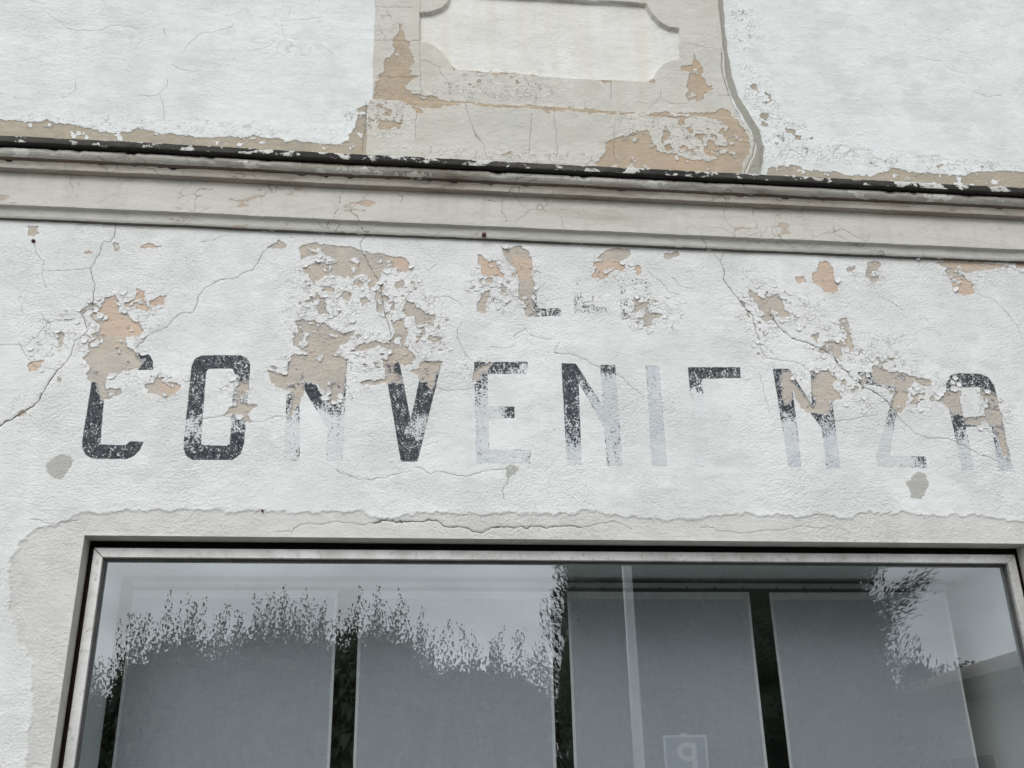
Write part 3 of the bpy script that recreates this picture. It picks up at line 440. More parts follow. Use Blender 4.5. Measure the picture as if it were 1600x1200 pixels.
PFLAKE = [(-96,4818,146,156,1.0), (-101,4994,81,156,0.6), (449,5034,390,85,0.75), (517,5141,292,31,0.7), (1399,4778,390,156,0.95), (1201,4805,195,117,0.8), (1673,4815,130,195,0.8), (1547,5282,97,195,0.4),
    (-112,5405,81,156,0.5), (27,4964,195,54,0.6), (603,4620,845,39,0.6)]
BLIND_X = [(-1.136, -0.24), (-0.142, 0.734), (0.812, 1.686), (1.787, 2.672)]
CURLS = [(0.474, 4.112, 0.06, 0.022, -0.25, 0.5), (2.117, 4.002, 0.04, 0.03, -0.5, 0.5), (2.723, 3.98, 0.04, 0.03, -0.7, 0.5), (2.55, 4.151, 0.05, 0.025, -0.6, 0.5), (3.102, 4.102, 0.05, 0.03, -0.3, 0.5), (0.046, 3.989,
    0.035, 0.025, -0.9, 0.4), (0.27, 4.152, 0.05, 0.012, -0.3, 0.5)]
SHRUBS = [(-3.15, -7.2, 0.55, 3.25, 'shortest leafy shrub at the left end of the reflected row'), (-2.2, -7.15, 0.75, 3.85, 'tall leafy shrub reflected in the leftmost blind, left half'), (-1.2, -7.25, 0.8, 4.0, 'tallest leafy shrub, its shoots rising past the curtain track near the first gap'), (-0.2, -7.1, 0.8, 3.95, 'leafy shrub reflected left in the second blind'), (0.95, -7.2, 1.05, 3.6, 'lower leafy shrub reflected right in the second blind beside the conifers')]
CYPRESS = (3.55, -13.0, 9.5, 1.0, 'slim dark cypress left of the big conifer, reflected beside the third blind', 401)
EVERGREEN = (8.6, -15.2, 7.5, 1.9, 'dense rounded evergreen at the right foot of the big conifer, beside the low house', 405)
BOLTS = [(0.393, 4.153, 0.02, 0.042, 0.011, 'rusty_bolt'), (-0.539, 2.801, -0.01, 0.012, 0.005, 'nail'), (-1.638, 4.039, -0.01, 0.014, 0.008, 'nail')]
CONIFERS = [((6.3, -14.2, 13.0, 4.3, 'huge dark conifer reflected in the third and fourth blinds', 402), {'n_b': 230, 'low': 0.8, 'rise': 0.42, 'nsp': 95, 'power': 0.8, 'lf': 0.17, 'nrep': 7}), ((5.4, -15.5, 12.0, 2.4, 'dark conifer filling the sky between the cypress and the big conifer', 403), {'n_b': 170, 'low': 0.8, 'rise': 0.5, 'nsp': 70, 'power': 0.7, 'nrep': 6, 'lf': 0.2}), ((12.29, -19.0, 4.47, 0.7, 'small pointed conifer reflected left of the low house', 404), {'n_b': 70, 'low': 0.5, 'rise': 0.6, 'nsp': 30})]
TREES = [(17.2, -25, 5.9, 1.6, 1.6, 'dark rounded tree behind the house ridge, left of its pair', 501), (20.4, -26, 5.9, 2.2, 1.4, 'paler spreading tree behind the house roof, right of its pair', 502)]

M_lower = wall_material('white_flaking_paint', WHITE1, WHITE2, (.57, .525, .47), (.49, .455, .41), (.63, .485, .39))
M_upper = wall_material('white_upper_paint', (.80, .825, .83), (.72, .74, .74), (.46, .41, .335), (.39, .35, .285), (.55, .42, .33), True)
M_panel = wall_material('cream_panel_paint', (.655, .635, .59), (.575, .565, .535), (.50, .405, .305), (.44, .36, .275), (.5, .36, .27), True, (.58, .55, .48))
M_field = wall_material('white_field_paint', (.80, .80, .78), (.73, .72, .685), (.50, .405, .305), (.44, .36, .275), (.5, .36, .27), True, (.70, .665, .575))

def weathered(name, c1, c2, dark, darkamt, flake_c=None, flake_thr=.6, pink=None, stretch=(.25, 1, 1.6), rough=.75, joints=0.0):
    t = NT(name)
    c = t.mix(t.mapr(t.noise(8, 6, .65, stretch), .35, .66), c1, c2)
    c = t.mix(t.math('MULTIPLY', t.mapr(t.noise(5, 6, .68, stretch, 4.0), .60 - darkamt * .35, .80 - darkamt * .35), .9), c, dark)
    c = t.mix(t.math('MULTIPLY', t.mapr(t.noise(40, 5, .65, (.5, 1, 1)), .55, .72), .35), c, dark)
    hgt = t.noise(60, 5, .62, (.5, 1, 1.2)); nrm = t.bump(hgt, .003, .7)
    if flake_c:
        fm = t.mapr(t.math('ADD', t.math('MULTIPLY', t.noise(16, 5, .66, (.6, 1, 1), 7.0), .8), t.math('MULTIPLY', t.noise(2.4, 3, .6, (1, .2, .2), 2.0), .2)), flake_thr, flake_thr + .012)
        c = t.mix(fm, c, flake_c); nrm = t.bump(fm, .003, 1.0, nrm)
    if pink:
        pm = t.mapr(t.math('ADD', t.math('MULTIPLY', t.noise(9, 6, .66, (.55, 1, 1.3), 13.0), .6), t.math('MULTIPLY', t.noise(1.6, 3, .6, (1, .2, .2), 31.0), .4)), .595, .605)
        c = t.mix(pm, c, t.mix(t.mapr(t.noise(30, 4), .4, .6), pink, (.50, .43, .36))); nrm = t.bump(t.math('SUBTRACT', 1.0, pm), .002, 1.0, nrm)
    c = t.mix(t.math('MULTIPLY', t.mapr(t.noise(9, 4, .6, (1.3, 1, .15), 55.0), .50, .70), .40), c, tuple(q * .72 for q in c1))
    # hairline crazing
    hv = t.voro(5.5, (8, .16), (1, .8, 1.2)); hm = t.math('MULTIPLY', t.mapr(hv, 0, .010, 1, 0), t.mapr(t.noise(3, 3, .6, None, 8.0), .50, .58))
    c = t.mix(t.math('MULTIPLY', hm, .8), c, (.13, .12, .11)); nrm = t.bump(t.math('SUBTRACT', 1.0, hm), .002, .8, nrm)
    ck = t.mapr(t.attr('crack_s'), .0012, .0024, 1, 0)
    c = t.mix(ck, c, (.07, .062, .055))
    return t.pbr(c, rough, nrm, 0, .3)

M_cap = weathered('mould_blackened_cap', (.10, .092, .08), (.045, .042, .038), (.02, .02, .019), .6, (.64, .64, .615), .528)
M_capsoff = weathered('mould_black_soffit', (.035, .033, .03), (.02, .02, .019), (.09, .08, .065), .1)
M_bead = weathered('weathered_bead_paint', (.64, .62, .57), (.50, .485, .45), (.20, .165, .125), .40, (.74, .72, .67), .56, rough=.5)
M_cav = weathered('cream_moulding_paint', (.61, .58, .52), (.51, .475, .415), (.27, .22, .165), .30)
M_groove = weathered('brown_plaster_and_shadow', (.22, .17, .125), (.16, .125, .095), (.08, .065, .05), .4, (.45, .43, .39), .60)  # bare brown plaster plus the shadow line under the bead, painted in
M_drip = weathered('dirt_and_shadow_drip_edge', (.16, .14, .12), (.10, .09, .08), (.05, .045, .04), .3, (.5, .49, .46), .60)  # dirt and the shadow line under the lip, both put into this colour
M_soff = weathered('brown_soffit_paint', (.40, .36, .31), (.33, .29, .25), (.18, .14, .11), .3)
M_fascia = weathered('pale_fascia_paint', (.67, .65, .605), (.60, .58, .535), (.45, .41, .36), .16, None, .6, (.60, .47, .38))
M_lowmould = weathered('grey_moulding_paint', (.60, .59, .555), (.52, .51, .48), (.33, .30, .27), .12, None, .6, (.52, .42, .35))

# ------------------------------------------------------------------ the building facade
building = empty('shop_building', (0, 0, 0))
tag(building, 'old shop front with flaking white walls, painted letters and a long stone-coloured cornice', 'building')

WX0, WX1, WZ1 = -1.233, 2.822, 2.690     # shop window opening
WZ0 = 0.70

# ---- lower wall
xs = spaced([(-6.5, .25), (-2.1, .0042), (-1.25, .0042), (3.3, .25), 7.5])
xs = np.unique(np.concatenate([xs, [WX0, WX1]]))
zs = spaced([(0.0, .2), (1.60, .006), (2.66, .0039), (4.175, .03), 4.47])
zs = np.unique(np.concatenate([zs, [WZ0, WZ1]]))
X, Z = np.meshgrid(xs, zs)
vis = (X > -2.15) & (X < 3.35) & (Z > 1.55)
wx = fbm(X, Z, 22, 4, 1) * .010; wz = fbm(X, Z, 22, 4, 5) * .010
wx2 = fbm(X, Z, 60, 3, 12) * .0065; wz2 = fbm(X, Z, 60, 3, 15) * .0065
D = density(X + 3 * wx, Z + 3 * wz, FLAKE)
B = union_polys(xs, zs, X + wx + wx2, Z + wz + wz2, BARE)
B = B + fbm(X, Z, 48, 3, 21) * .005
fl_n = fbm(X, Z, 26, 5, 31, .62)
FB = (fl_n - (1.0 - .80 * D)) * .035                         # scattered small losses where the paint is scaling
FB = np.where(D > .02, FB, -.06)
isl = (fbm(X, Z, 24, 5, 41, .62) - .34) * .04                       # islands of paint left in the bare patches
B = np.minimum(B, np.where(B > .008, np.maximum(-isl, -.05) , B))
B = np.clip(np.maximum(B, FB), -.06, .06)
PK = union_polys(xs, zs, X + 2.2 * wx, Z + 2.2 * wz, PINK)
s_, d_, w_ = crack_fields(xs, zs, X + .9 * wx + .8 * wx2, Z + .9 * wz + .8 * wz2, CRACKS)
# repair render round the window
top = np.array([q for q in PATCH], float) / 1000
pl = [tuple(q) for q in PATCH] + [(3400, 2740), (3400, 300), (PATCH[0][0], 300)]
PT = union_polys(xs, zs, X + 1.6 * wx + 1.5 * wx2, Z + 1.6 * wz + 1.5 * wz2, [pl], .06)
amt = np.where(PT > -.03, .85, 0)
for k, pg in enumerate(PLUGS[:3]):
    q = union_polys(xs, zs, X + 1.5 * wx + 1.6 * wx2, Z + 1.5 * wz + 1.6 * wz2, [pg], .04); u = q > -.02
    PT = np.where(u & (q > PT), q, PT); amt = np.where(u, (.95 if k < 3 else .55), amt)
LS = np.full(X.shape, -.05); INK = np.zeros(X.shape); GH = np.zeros(X.shape)
for (ol, holes, ctl, gh) in LETTERS:
    P, ks, js = window_idx(xs, zs, ol, .03)
    XX, ZZ = X[ks, js] + .12 * wx[ks, js], Z[ks, js] + .12 * wz[ks, js]
    sd = poly_sdf(XX, ZZ, P)
    for hpoly in holes: sd = np.minimum(sd, -poly_sdf(XX, ZZ, np.array(hpoly, float) / 1000))
    num = 0; den = 0
    for (cx, cz, v) in ctl:
        ww = 1 / (((XX - cx / 1000) ** 2 + (ZZ - cz / 1000) ** 2) + 2e-4) ** 1.6; num = num + ww * v; den = den + ww
    u = sd > LS[ks, js]
    LS[ks, js] = np.where(u, sd, LS[ks, js]); INK[ks, js] = np.where(u, num / den, INK[ks, js]); GH[ks, js] = np.where(u, gh, GH[ks, js])
paint = sstep(.001, -.001, B)
h = .0026 * paint
h = h + paint * np.exp(-np.clip(-B, 0, 1) / .009) * (.0008 + .0026 * np.clip(fbm(X, Z, 30, 2, 51) + .2, 0, 1)) * np.clip(.35 + D, 0, 1)
h = h + paint * D * fbm(X, Z, 34, 3, 61) * .0007
h = h + fbm(X, Z, 3.1, 3, 71) * .0035 + fbm(X * .6, Z, 30, 3, 75) * .0010
h = h + (-.0035 * sstep(-.003, .003, PT) + .0015 * np.exp(-np.abs(PT + .006) / .006)) * ((amt > .5) & (amt < .9)) * paint
h = h - np.exp(-(d_ / (w_ + .0022)) ** 2) * np.clip(w_ * 2.2, 0, .006)
edge = np.minimum.reduce([np.abs(X - WX0) + 10 * ((Z > WZ1 + .01)), np.abs(X - WX1) + 10 * (Z > WZ1 + .01), np.abs(Z - WZ1) + 10 * ((X < WX0 - .01) | (X > WX1 + .01))])
h = np.where(vis, h, 0) * np.clip(edge / .012, .0, 1) 
V = np.stack([X, -h, Z], -1).reshape(-1, 3)
cx = (X[:-1, :-1] + X[1:, 1:]) / 2; cz = (Z[:-1, :-1] + Z[1:, 1:]) / 2
keep = ~((cx > WX0) & (cx < WX1) & (cz < WZ1) & (cz > WZ0))
A = dict(bare=B, pink=PK, ink=INK, ghost=GH, lsdf=LS, crack_s=s_, crack_d=d_, crack_w=w_, patch=PT, patch_amt=amt, flake=D, filler=np.full(X.shape, -.05))
lower = link('lower_wall', sub_mesh('lower_wall', V, grid_faces(len(zs), len(xs), keep), A), M_lower, building)
lower['label'] = 'white ground floor wall with worn black letters reading ALLA CONVENIENZA'

# scales of paint standing off the wall round the losses
cand = np.argwhere((B > -.016) & (B < -.001) & (D > .30) & vis & (Z < 4.13))
sel = cand[rng.choice(len(cand), min(420, len(cand)), replace=False)]
Vs, Fs = [], []
for (k, i) in sel:
    c0 = np.array([X[k, i], -h[k, i] - .0004, Z[k, i]]); rad = rng.uniform(.006, .017) * (1.5 if rng.random() < .12 else 1)
    n = 6; a0 = rng.uniform(0, 6.28); ang = a0 + np.arange(n) * 2 * np.pi / n + rng.uniform(-.3, .3, n); rd = rad * rng.uniform(.55, 1.15, n)
    hang = rng.uniform(0, 6.28); tilt = rng.uniform(.03, .2)
    px, pz = rd * np.cos(ang), rd * np.sin(ang)
    lift = (px * math.cos(hang) + pz * math.sin(hang) + rad * .6) * tilt + (px ** 2 + pz ** 2) / rad * .15
    lift = np.clip(lift, 0, .006)
    b0 = len(Vs); Vs.append(c0 - [0, rad * .3 * tilt, 0])
    for a_, b_, l_ in zip(px, pz, lift): Vs.append(c0 + [a_, -l_, b_])
    for j in range(n): Fs.append((b0, b0 + 1 + j, b0 + 1 + (j + 1) % n))
M_flake = simple('loose_paint', (.82, .835, .84), (.70, .70, .69), 30, .8)
fo = link('loose_paint_scales', np_mesh('loose_paint_scales', np.array(Vs), np.array(Fs), None, False), M_flake, building); fo['kind'] = 'stuff'

# big curled flakes
def curl(cx, cz, L, W, ang, out, m=None):
    V_, F_ = [], []; nu, nv = 7, 4
    for side in (0, 1):
        for a in range(nu):
            for b in range(nv):
                u = a / (nu - 1); v = b / (nv - 1) - .5
                wv = W * (1 - .75 * abs(2 * u - 1) ** 2) * (1 + .2 * math.sin(5 * u + cx * 9))
                th = u * 1.7; x_ = L * math.sin(th) / 1.7; o_ = L * (1 - math.cos(th)) / 1.7 * out + .002 + side * .0012
                z_ = wv * v
                V_.append((cx + x_ * math.cos(ang) - z_ * math.sin(ang), -o_ - abs(v) * .004, cz + x_ * math.sin(ang) + z_ * math.cos(ang)))
    for side in (0, 1):
        for a in range(nu - 1):
            for b in range(nv - 1):
                q = side * nu * nv + a * nv + b; f = (q, q + 1, q + nv + 1, q + nv); F_.append(f if side else f[::-1])
    o = link('paint_flake', np_mesh('paint_flake', np.array(V_), np.array(F_)), M_flake, building); return o
for (cx_, cz_, L, W, an, out) in CURLS: curl(cx_, cz_, L, W, an, out)

# ---- window reveal (the cut edges of the wall), wood sub-frame, aluminium frame, glass
M_reveal = simple('grey_reveal_render', (.52, .51, .48), (.42, .41, .385), 12, .85, .002, 90)
RV = .092
mb = MB()
mb.box(WX0 - .004, WX1 + .004, .0008, RV, WZ1, WZ1 + .004); mb.build('reveal_head', M_reveal, building)
mb = MB(); mb.box(WX0 - .004, WX0, .0008, RV, WZ0 - .02, WZ1 - .0005); mb.build('reveal_jamb', M_reveal, building)
mb = MB(); mb.box(WX1, WX1 + .004, .0008, RV, WZ0 - .02, WZ1 - .0005)
mb.build('reveal_jamb', M_reveal, building)
mb = MB(); mb.box(WX0 - .05, WX1 + .05, -.06, .25, WZ0 - .06, WZ0, .006); mb.build('window_sill', simple('stone_sill', (.5, .49, .46), (.4, .39, .37), 20, .8, .002), building)
M_wood = simple('dark_brown_wood', (.045, .020, .015), (.018, .010, .009), 18, .6, .003, 60, 0, .3, (6, 1, .5))
M_gap = simple('black_gap', (.012, .012, .013), (.02, .019, .018), 15, .9)  # near-black board filling the gap above the frame
M_alu = None
t = NT('brushed_aluminium'); c = t.mix(t.mapr(t.noise(14, 6, .65, (.5, 1, .5)), .38, .68), (.80, .80, .79), (.58, .57, .555))
c = t.mix(t.math('MULTIPLY', t.mapr(t.noise(45, 4, .6, None, 3.0), .56, .72), .6), c, (.22, .20, .18))
M_alu = t.pbr(c, t.mapr(t.noise(8, 4), .3, .7, .30, .5), t.bump(t.noise(220, 2, .5, (.05, 1, .05)), .0006, .5), .35, .5)
M_rubber = simple('dark_glazing_bead', (.06, .062, .062), (.10, .10, .10), 12, .55)

FX0, FX1, FZ1, FW = -1.212, 2.800, 2.659, .039
FZ0 = WZ0 + .02
t = NT('window_glass')
tr = t.n('ShaderNodeBsdfTransparent'); tr.inputs[0].default_value = (.84, .87, .885, 1)
gl = t.n('ShaderNodeBsdfGlossy'); gl.inputs['Roughness'].default_value = 0.0; gl.inputs['Color'].default_value = (.93, .97, 1.0, 1)
wob = t.bump(t.noise(1.6, 1, .4), .0004, .4); t.put(gl.inputs['Normal'], wob)
lw = t.n('ShaderNodeLayerWeight'); lw.inputs[0].default_value = .5      # Schlick reflectance of a double pane, the same from both sides
fac = t.math('ADD', .24, t.math('MULTIPLY', .76, t.math('POWER', lw.outputs['Facing'], 5.0)))
mx = t.n('ShaderNodeMixShader'); t.put(mx.inputs[0], fac); t.put(mx.inputs[1], tr.outputs[0]); t.put(mx.inputs[2], gl.outputs[0])
t.t.links.new(mx.outputs[0], t.out.inputs[0]); M_glass = t.m
gy = .118
me = bpy.data.meshes.new('shop_window'); me.from_pydata([(FX0 + FW, gy, FZ0 + FW), (FX1 - FW, gy, FZ0 + FW), (FX1 - FW, gy, FZ1 - FW), (FX0 + FW, gy, FZ1 - FW)], [], [(0, 1, 2, 3)])
win = link('shop_window', me, M_glass, building); win['label'] = 'wide fixed pane of plate glass reflecting trees and cloudy sky'
def rail(x0, z0, x1, z1, w, y0, y1, mat, name):
    """mitred bar of a rectangular frame, (x0,z0)-(x1,z1) is its outer edge"""
    cxm, czm = (FX0 + FX1) / 2, (FZ0 + FZ1) / 2
    ins = lambda x, z: (x + (w if x < cxm else -w), z + (w if z < czm else -w))
    a, b = ins(x0, z0), ins(x1, z1)
    m = MB(); pts = [(x0, 0, z0), (x1, 0, z1), (b[0], 0, b[1]), (a[0], 0, a[1])]
    m.prism(pts, (0, y0, 0), (0, y1, 0))
    bmesh.ops.bevel(m.bm, geom=m.bm.edges[:], offset=.0016, segments=1, affect='EDGES')
    return m.build(name, mat, win)
g = .0008
for (a, b) in (((FX0, FZ1), (FX1, FZ1)), ((FX0, FZ0), (FX1, FZ0))): rail(a[0] + g, a[1], b[0] - g, b[1], FW, .078, .150, M_alu, 'frame_rail')
for xx in (FX0, FX1): rail(xx, FZ0 + g, xx, FZ1 - g, FW, .0795, .149, M_alu, 'frame_stile')
i = FW - .001
def bead(x0, z0, x1, z1, name):
    m = MB(); m.box(x0, x1, .100, .117, z0, z1); return m.build(name, M_rubber, win)
bead(FX0 + i, FZ1 - i - .010, FX1 - i, FZ1 - i, 'glazing_bead'); bead(FX0 + i, FZ0 + i, FX1 - i, FZ0 + i + .010, 'glazing_bead')
bead(FX0 + i, FZ0 + i + .0105, FX0 + i + .010, FZ1 - i - .0105, 'glazing_bead'); bead(FX1 - i - .010, FZ0 + i + .0105, FX1 - i, FZ1 - i - .0105, 'glazing_bead')
mb = MB(); mb.box(WX0 - .05, FX0 + .012, .118, .16, WZ0 - .02, WZ1 + .02); mb.build('wood_subframe', M_wood, win)
mb = MB(); mb.box(FX1 - .012, WX1 + .05, .118, .16, WZ0 - .02, WZ1 + .02); mb.build('wood_subframe', M_wood, win)
mb = MB(); mb.box(FX0 + .0125, FX1 - .0125, .119, .165, FZ1 - .012, WZ1 + .06); mb.build('head_gap_board', M_gap, win)

# ---- niche and dark room behind the glass
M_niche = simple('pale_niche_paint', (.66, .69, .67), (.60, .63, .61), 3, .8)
NX0, NX1, NZ1, NY = FX0 + .028, FX1 - .028, FZ1 - .022, .53
mb = MB(); mb.box(NX0 - .3, NX1 + .3, .166, NY + .02, NZ1, NZ1 + .08); mb.build('niche_ceiling', M_niche, building)
mb = MB(); mb.box(NX0 - .06, NX0, .151, NY - .06, WZ0 - .1, NZ1 - .001); mb.build('niche_side', M_niche, building)
mb = MB(); mb.box(NX1, NX1 + .06, .151, NY + .25, WZ0 - .1, NZ1 - .001); mb.build('niche_side', M_niche, building)
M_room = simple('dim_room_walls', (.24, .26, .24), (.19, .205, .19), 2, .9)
mb = MB(); mb.box(-3, 5, 4.5, 4.6, 1.85, 3.2); mb.box(-3, 5, 4.5, 4.6, 0, .5); mb.box(-3, -2.4, 4.5, 4.6, .5, 1.85); mb.box(4.4, 5, 4.5, 4.6, .5, 1.85); mb.build('rear_wall', M_room, building)  # wide rear opening added out of sight so daylight reaches blinds and room
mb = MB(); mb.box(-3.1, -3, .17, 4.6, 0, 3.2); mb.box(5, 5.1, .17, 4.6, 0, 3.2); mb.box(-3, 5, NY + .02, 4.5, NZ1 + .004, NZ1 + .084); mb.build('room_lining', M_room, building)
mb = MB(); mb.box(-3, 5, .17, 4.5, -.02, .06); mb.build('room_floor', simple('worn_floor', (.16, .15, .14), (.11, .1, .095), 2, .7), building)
mb = MB(); mb.box(-6.5, WX0 - .06, .17, .30, 0, 4.4); mb.build('wall_core', M_reveal, building)
mb = MB(); mb.box(WX1 + .06, 7.5, .17, .30, 0, 4.4); mb.build('wall_core', M_reveal, building)

# ---- cornice: one swept profile, cut into its mouldings
prof = [(.0, 4.136), (.021, 4.138), (.026, 4.145), (.027, 4.158), (.0285, 4.172), (.031, 4.182), (.035, 4.1875), (.050, 4.1900),   # lower moulding
        (.0505, 4.195), (.051, 4.28), (.050, 4.362),                                                                         # fascia
        (.086, 4.3635), (.0882, 4.368), (.0888, 4.378), (.090, 4.386), (.094, 4.392), (.098, 4.395),                             # soffit + cavetto
        (.0985, 4.401), (.114, 4.4025), (.127, 4.409), (.136, 4.421), (.135, 4.435), (.124, 4.446),                             # bead
        (.112, 4.4500), (.160, 4.4515), (.162, 4.455), (.162, 4.480), (.159, 4.4835), (.0, 4.520)]                            # cap
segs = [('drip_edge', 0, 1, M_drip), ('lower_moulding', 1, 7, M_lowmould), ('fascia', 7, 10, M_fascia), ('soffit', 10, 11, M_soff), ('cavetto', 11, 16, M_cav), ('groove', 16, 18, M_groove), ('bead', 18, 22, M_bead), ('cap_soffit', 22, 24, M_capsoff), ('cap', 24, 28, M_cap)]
cx_ = spaced([(-6.5, .25), (-2.15, .0058), (3.6, .25), 7.5])
cornice_cracks = [(-.305, .022, 1), (1.745, .02, 2), (-1.47, .010, 3), (.98, .009, 4), (2.35, .008, 5), (.12, .006, 6)]
corn = None
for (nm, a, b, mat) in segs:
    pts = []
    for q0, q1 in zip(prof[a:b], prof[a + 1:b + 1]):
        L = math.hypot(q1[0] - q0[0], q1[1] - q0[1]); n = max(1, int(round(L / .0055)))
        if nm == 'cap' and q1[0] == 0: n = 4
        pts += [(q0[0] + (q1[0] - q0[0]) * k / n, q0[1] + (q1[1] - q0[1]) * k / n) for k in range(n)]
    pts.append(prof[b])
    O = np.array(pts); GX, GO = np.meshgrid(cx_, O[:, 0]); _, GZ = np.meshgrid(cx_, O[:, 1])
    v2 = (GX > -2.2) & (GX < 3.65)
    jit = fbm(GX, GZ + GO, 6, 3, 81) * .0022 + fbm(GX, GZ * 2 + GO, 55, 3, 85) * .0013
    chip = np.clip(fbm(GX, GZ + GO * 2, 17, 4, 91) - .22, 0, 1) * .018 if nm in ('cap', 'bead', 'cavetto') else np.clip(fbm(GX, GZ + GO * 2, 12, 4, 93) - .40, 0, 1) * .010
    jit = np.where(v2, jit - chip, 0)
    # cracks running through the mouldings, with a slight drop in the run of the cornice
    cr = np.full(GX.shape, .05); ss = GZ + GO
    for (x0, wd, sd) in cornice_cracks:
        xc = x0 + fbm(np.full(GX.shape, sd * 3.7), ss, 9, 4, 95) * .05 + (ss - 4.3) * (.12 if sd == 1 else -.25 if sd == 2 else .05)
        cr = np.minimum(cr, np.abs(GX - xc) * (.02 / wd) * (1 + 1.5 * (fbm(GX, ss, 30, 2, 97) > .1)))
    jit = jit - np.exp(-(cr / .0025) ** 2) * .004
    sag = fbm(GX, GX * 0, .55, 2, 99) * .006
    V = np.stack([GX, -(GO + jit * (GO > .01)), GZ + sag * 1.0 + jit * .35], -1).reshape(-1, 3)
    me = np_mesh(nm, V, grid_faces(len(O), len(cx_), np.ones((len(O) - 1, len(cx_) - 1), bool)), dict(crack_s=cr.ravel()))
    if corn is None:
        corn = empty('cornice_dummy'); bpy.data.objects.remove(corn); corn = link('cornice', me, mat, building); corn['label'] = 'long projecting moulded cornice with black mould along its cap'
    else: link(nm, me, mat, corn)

# small fixings left in the facade
M_rust = simple('rusty_iron', (.10, .045, .025), (.05, .028, .02), 60, .8)
for (bx, bz, o0, o1, rad, nm) in BOLTS:
    m = MB(); m.tube([(bx, -o0, bz), (bx, -o1 + .004, bz - .002), (bx, -o1, bz - .003)], [rad, rad, rad * .6], 8); m.build(nm, M_rust, building)

# ---- upper wall with its raised panel
xs = spaced([(-6.5, .25), (-2.4, .0062), (.0 - .30, .0045), (1.95, .0062), (3.95, .25), 7.5])
zs = spaced([(4.50, .006), (4.56, .0052), (5.93, .1), 7.6])
X, Z = np.meshgrid(xs, zs); vis = (X > -2.45) & (X < 4.0) & (Z < 5.98)
wx = fbm(X, Z, 18, 4, 101) * .012; wz = fbm(X, Z, 18, 4, 105) * .012; wx2 = fbm(X, Z, 50, 3, 112) * .010; wz2 = fbm(X, Z, 50, 3, 115) * .010
po = [(a, b) for a, b in PANEL_OUT]; PO = union_polys(xs, zs, X + .25 * wx, Z, [po], .10, -.10)
FO = union_polys(xs, zs, X + .06 * wx, Z + .06 * wz, [[(a, b) for a, b in PANEL_FIELD[1:-1]] + [(760, 5700), (300, 5700)]], .10, -.10) if False else union_polys(xs, zs, X + .06 * wx, Z + .06 * wz, [PANEL_FIELD], .10, -.10)
pt_x = np.array([q[0] for q in PLINTH_TOP]) / 1000; pt_z = np.array([q[1] for q in PLINTH_TOP]) / 1000
PZ = np.interp(X, pt_x, pt_z) - Z                                       # >0 below the plinth top
Du = density(X + 3 * wx, Z + 3 * wz, UFLAKE); Dp = density(X + 3 * wx, Z + 3 * wz, PFLAKE)
Bu = union_polys(xs, zs, X + wx + wx2, Z + wz + wz2, UBARE) + fbm(X, Z, 40, 3, 121) * .006
Bp = union_polys(xs, zs, X + wx + wx2, Z + wz + wz2, PBARE) + fbm(X, Z, 40, 3, 125) * .006
inp = PO > 0
Dq = np.where(inp, Dp, Du); B = np.where(inp, Bp, Bu)
fl_n = fbm(X, Z, 24, 5, 131, .62); FB = np.where(Dq > .02, (fl_n - (1.0 - .80 * Dq)) * .035, -.06)
isl = (fbm(X, Z, 24, 5, 141, .62) - .33) * .04
B = np.minimum(B, np.where(B > .007, np.maximum(-isl, -.05), B))
B = np.clip(np.maximum(B, FB), -.06, .06)
FI = union_polys(xs, zs, X, Z, [], .05)
P = np.array(FILLER, float) / 1000; Dm = np.full(X.shape, 1e9)
for a, b in zip(P, P[1:]): Dm = np.minimum(Dm, seg_dist(X + .35 * wx, Z + .35 * wz, a, b)[0])
FI = .0165 + fbm(X, Z, 9, 3, 151) * .006 + np.interp(Z, [4.6, 4.75, 5.0, 5.4], [.014, .006, .006, -.002]) - np.sqrt(Dm)
FI = np.maximum(FI, -.06)
strip = (FI > -.02) & (Z < 5.25)
s_, d_, w_ = crack_fields(xs, zs, X + .6 * wx + .5 * wx2, Z + .6 * wz + .5 * wz2, UCRACKS)
gap = np.abs(FI + .012)                                                  # the open crack that runs beside the filler
leftside = X < np.interp(Z, P[::-1, 1], P[::-1, 0])
u = leftside & (gap < d_) & (Z < 5.36); d_ = np.where(u, gap, d_); s_ = np.where(u, FI + .012, s_); w_ = np.where(u, .0016, w_)
B = np.where((FI > -.014) & (B < .05), np.minimum(B, -FI - .016), B)
paint = sstep(.001, -.001, B)
base = np.where(inp, 1, 0) * 0.0
raise_ = sstep(-.0045, .0045, PO) * .012 + sstep(-.004, .004, PZ) * sstep(-.0045, .0045, PO) * .014
raise_ = raise_ - sstep(-.0026, .0026, FO) * .024 * (PO > 0)
h = raise_ + .0015 * paint + paint * np.exp(-np.clip(-B, 0, 1) / .009) * (.001 + .0035 * np.clip(fbm(X, Z, 30, 2, 161) + .2, 0, 1)) * np.clip(.35 + Dq, 0, 1)
h = h + paint * Dq * fbm(X, Z, 34, 3, 165) * .0007 + fbm(X, Z, 3.3, 3, 171) * .003 + fbm(X * .6, Z, 26, 3, 175) * .0012
h = h + sstep(-.012, .004, FI) * .004 - np.exp(-(d_ / (w_ + .0028)) ** 2) * np.clip(w_ * 2.4, 0, .006)
h = np.where(vis, h, 0)
V = np.stack([X, -h, Z], -1).reshape(-1, 3)
A = dict(bare=B, pink=np.full(X.shape, -.05), ink=np.zeros(X.shape), ghost=np.zeros(X.shape), lsdf=np.full(X.shape, -.05), crack_s=s_, crack_d=d_, crack_w=w_, patch=np.full(X.shape, -.05), patch_amt=np.zeros(X.shape), flake=Dq, filler=FI)
c4 = lambda q: (q[:-1, :-1] + q[1:, 1:] + q[1:, :-1] + q[:-1, 1:]) / 4
fpo, ffo, fpz = c4(PO), c4(FO), c4(PZ)
nz, nx = X.shape
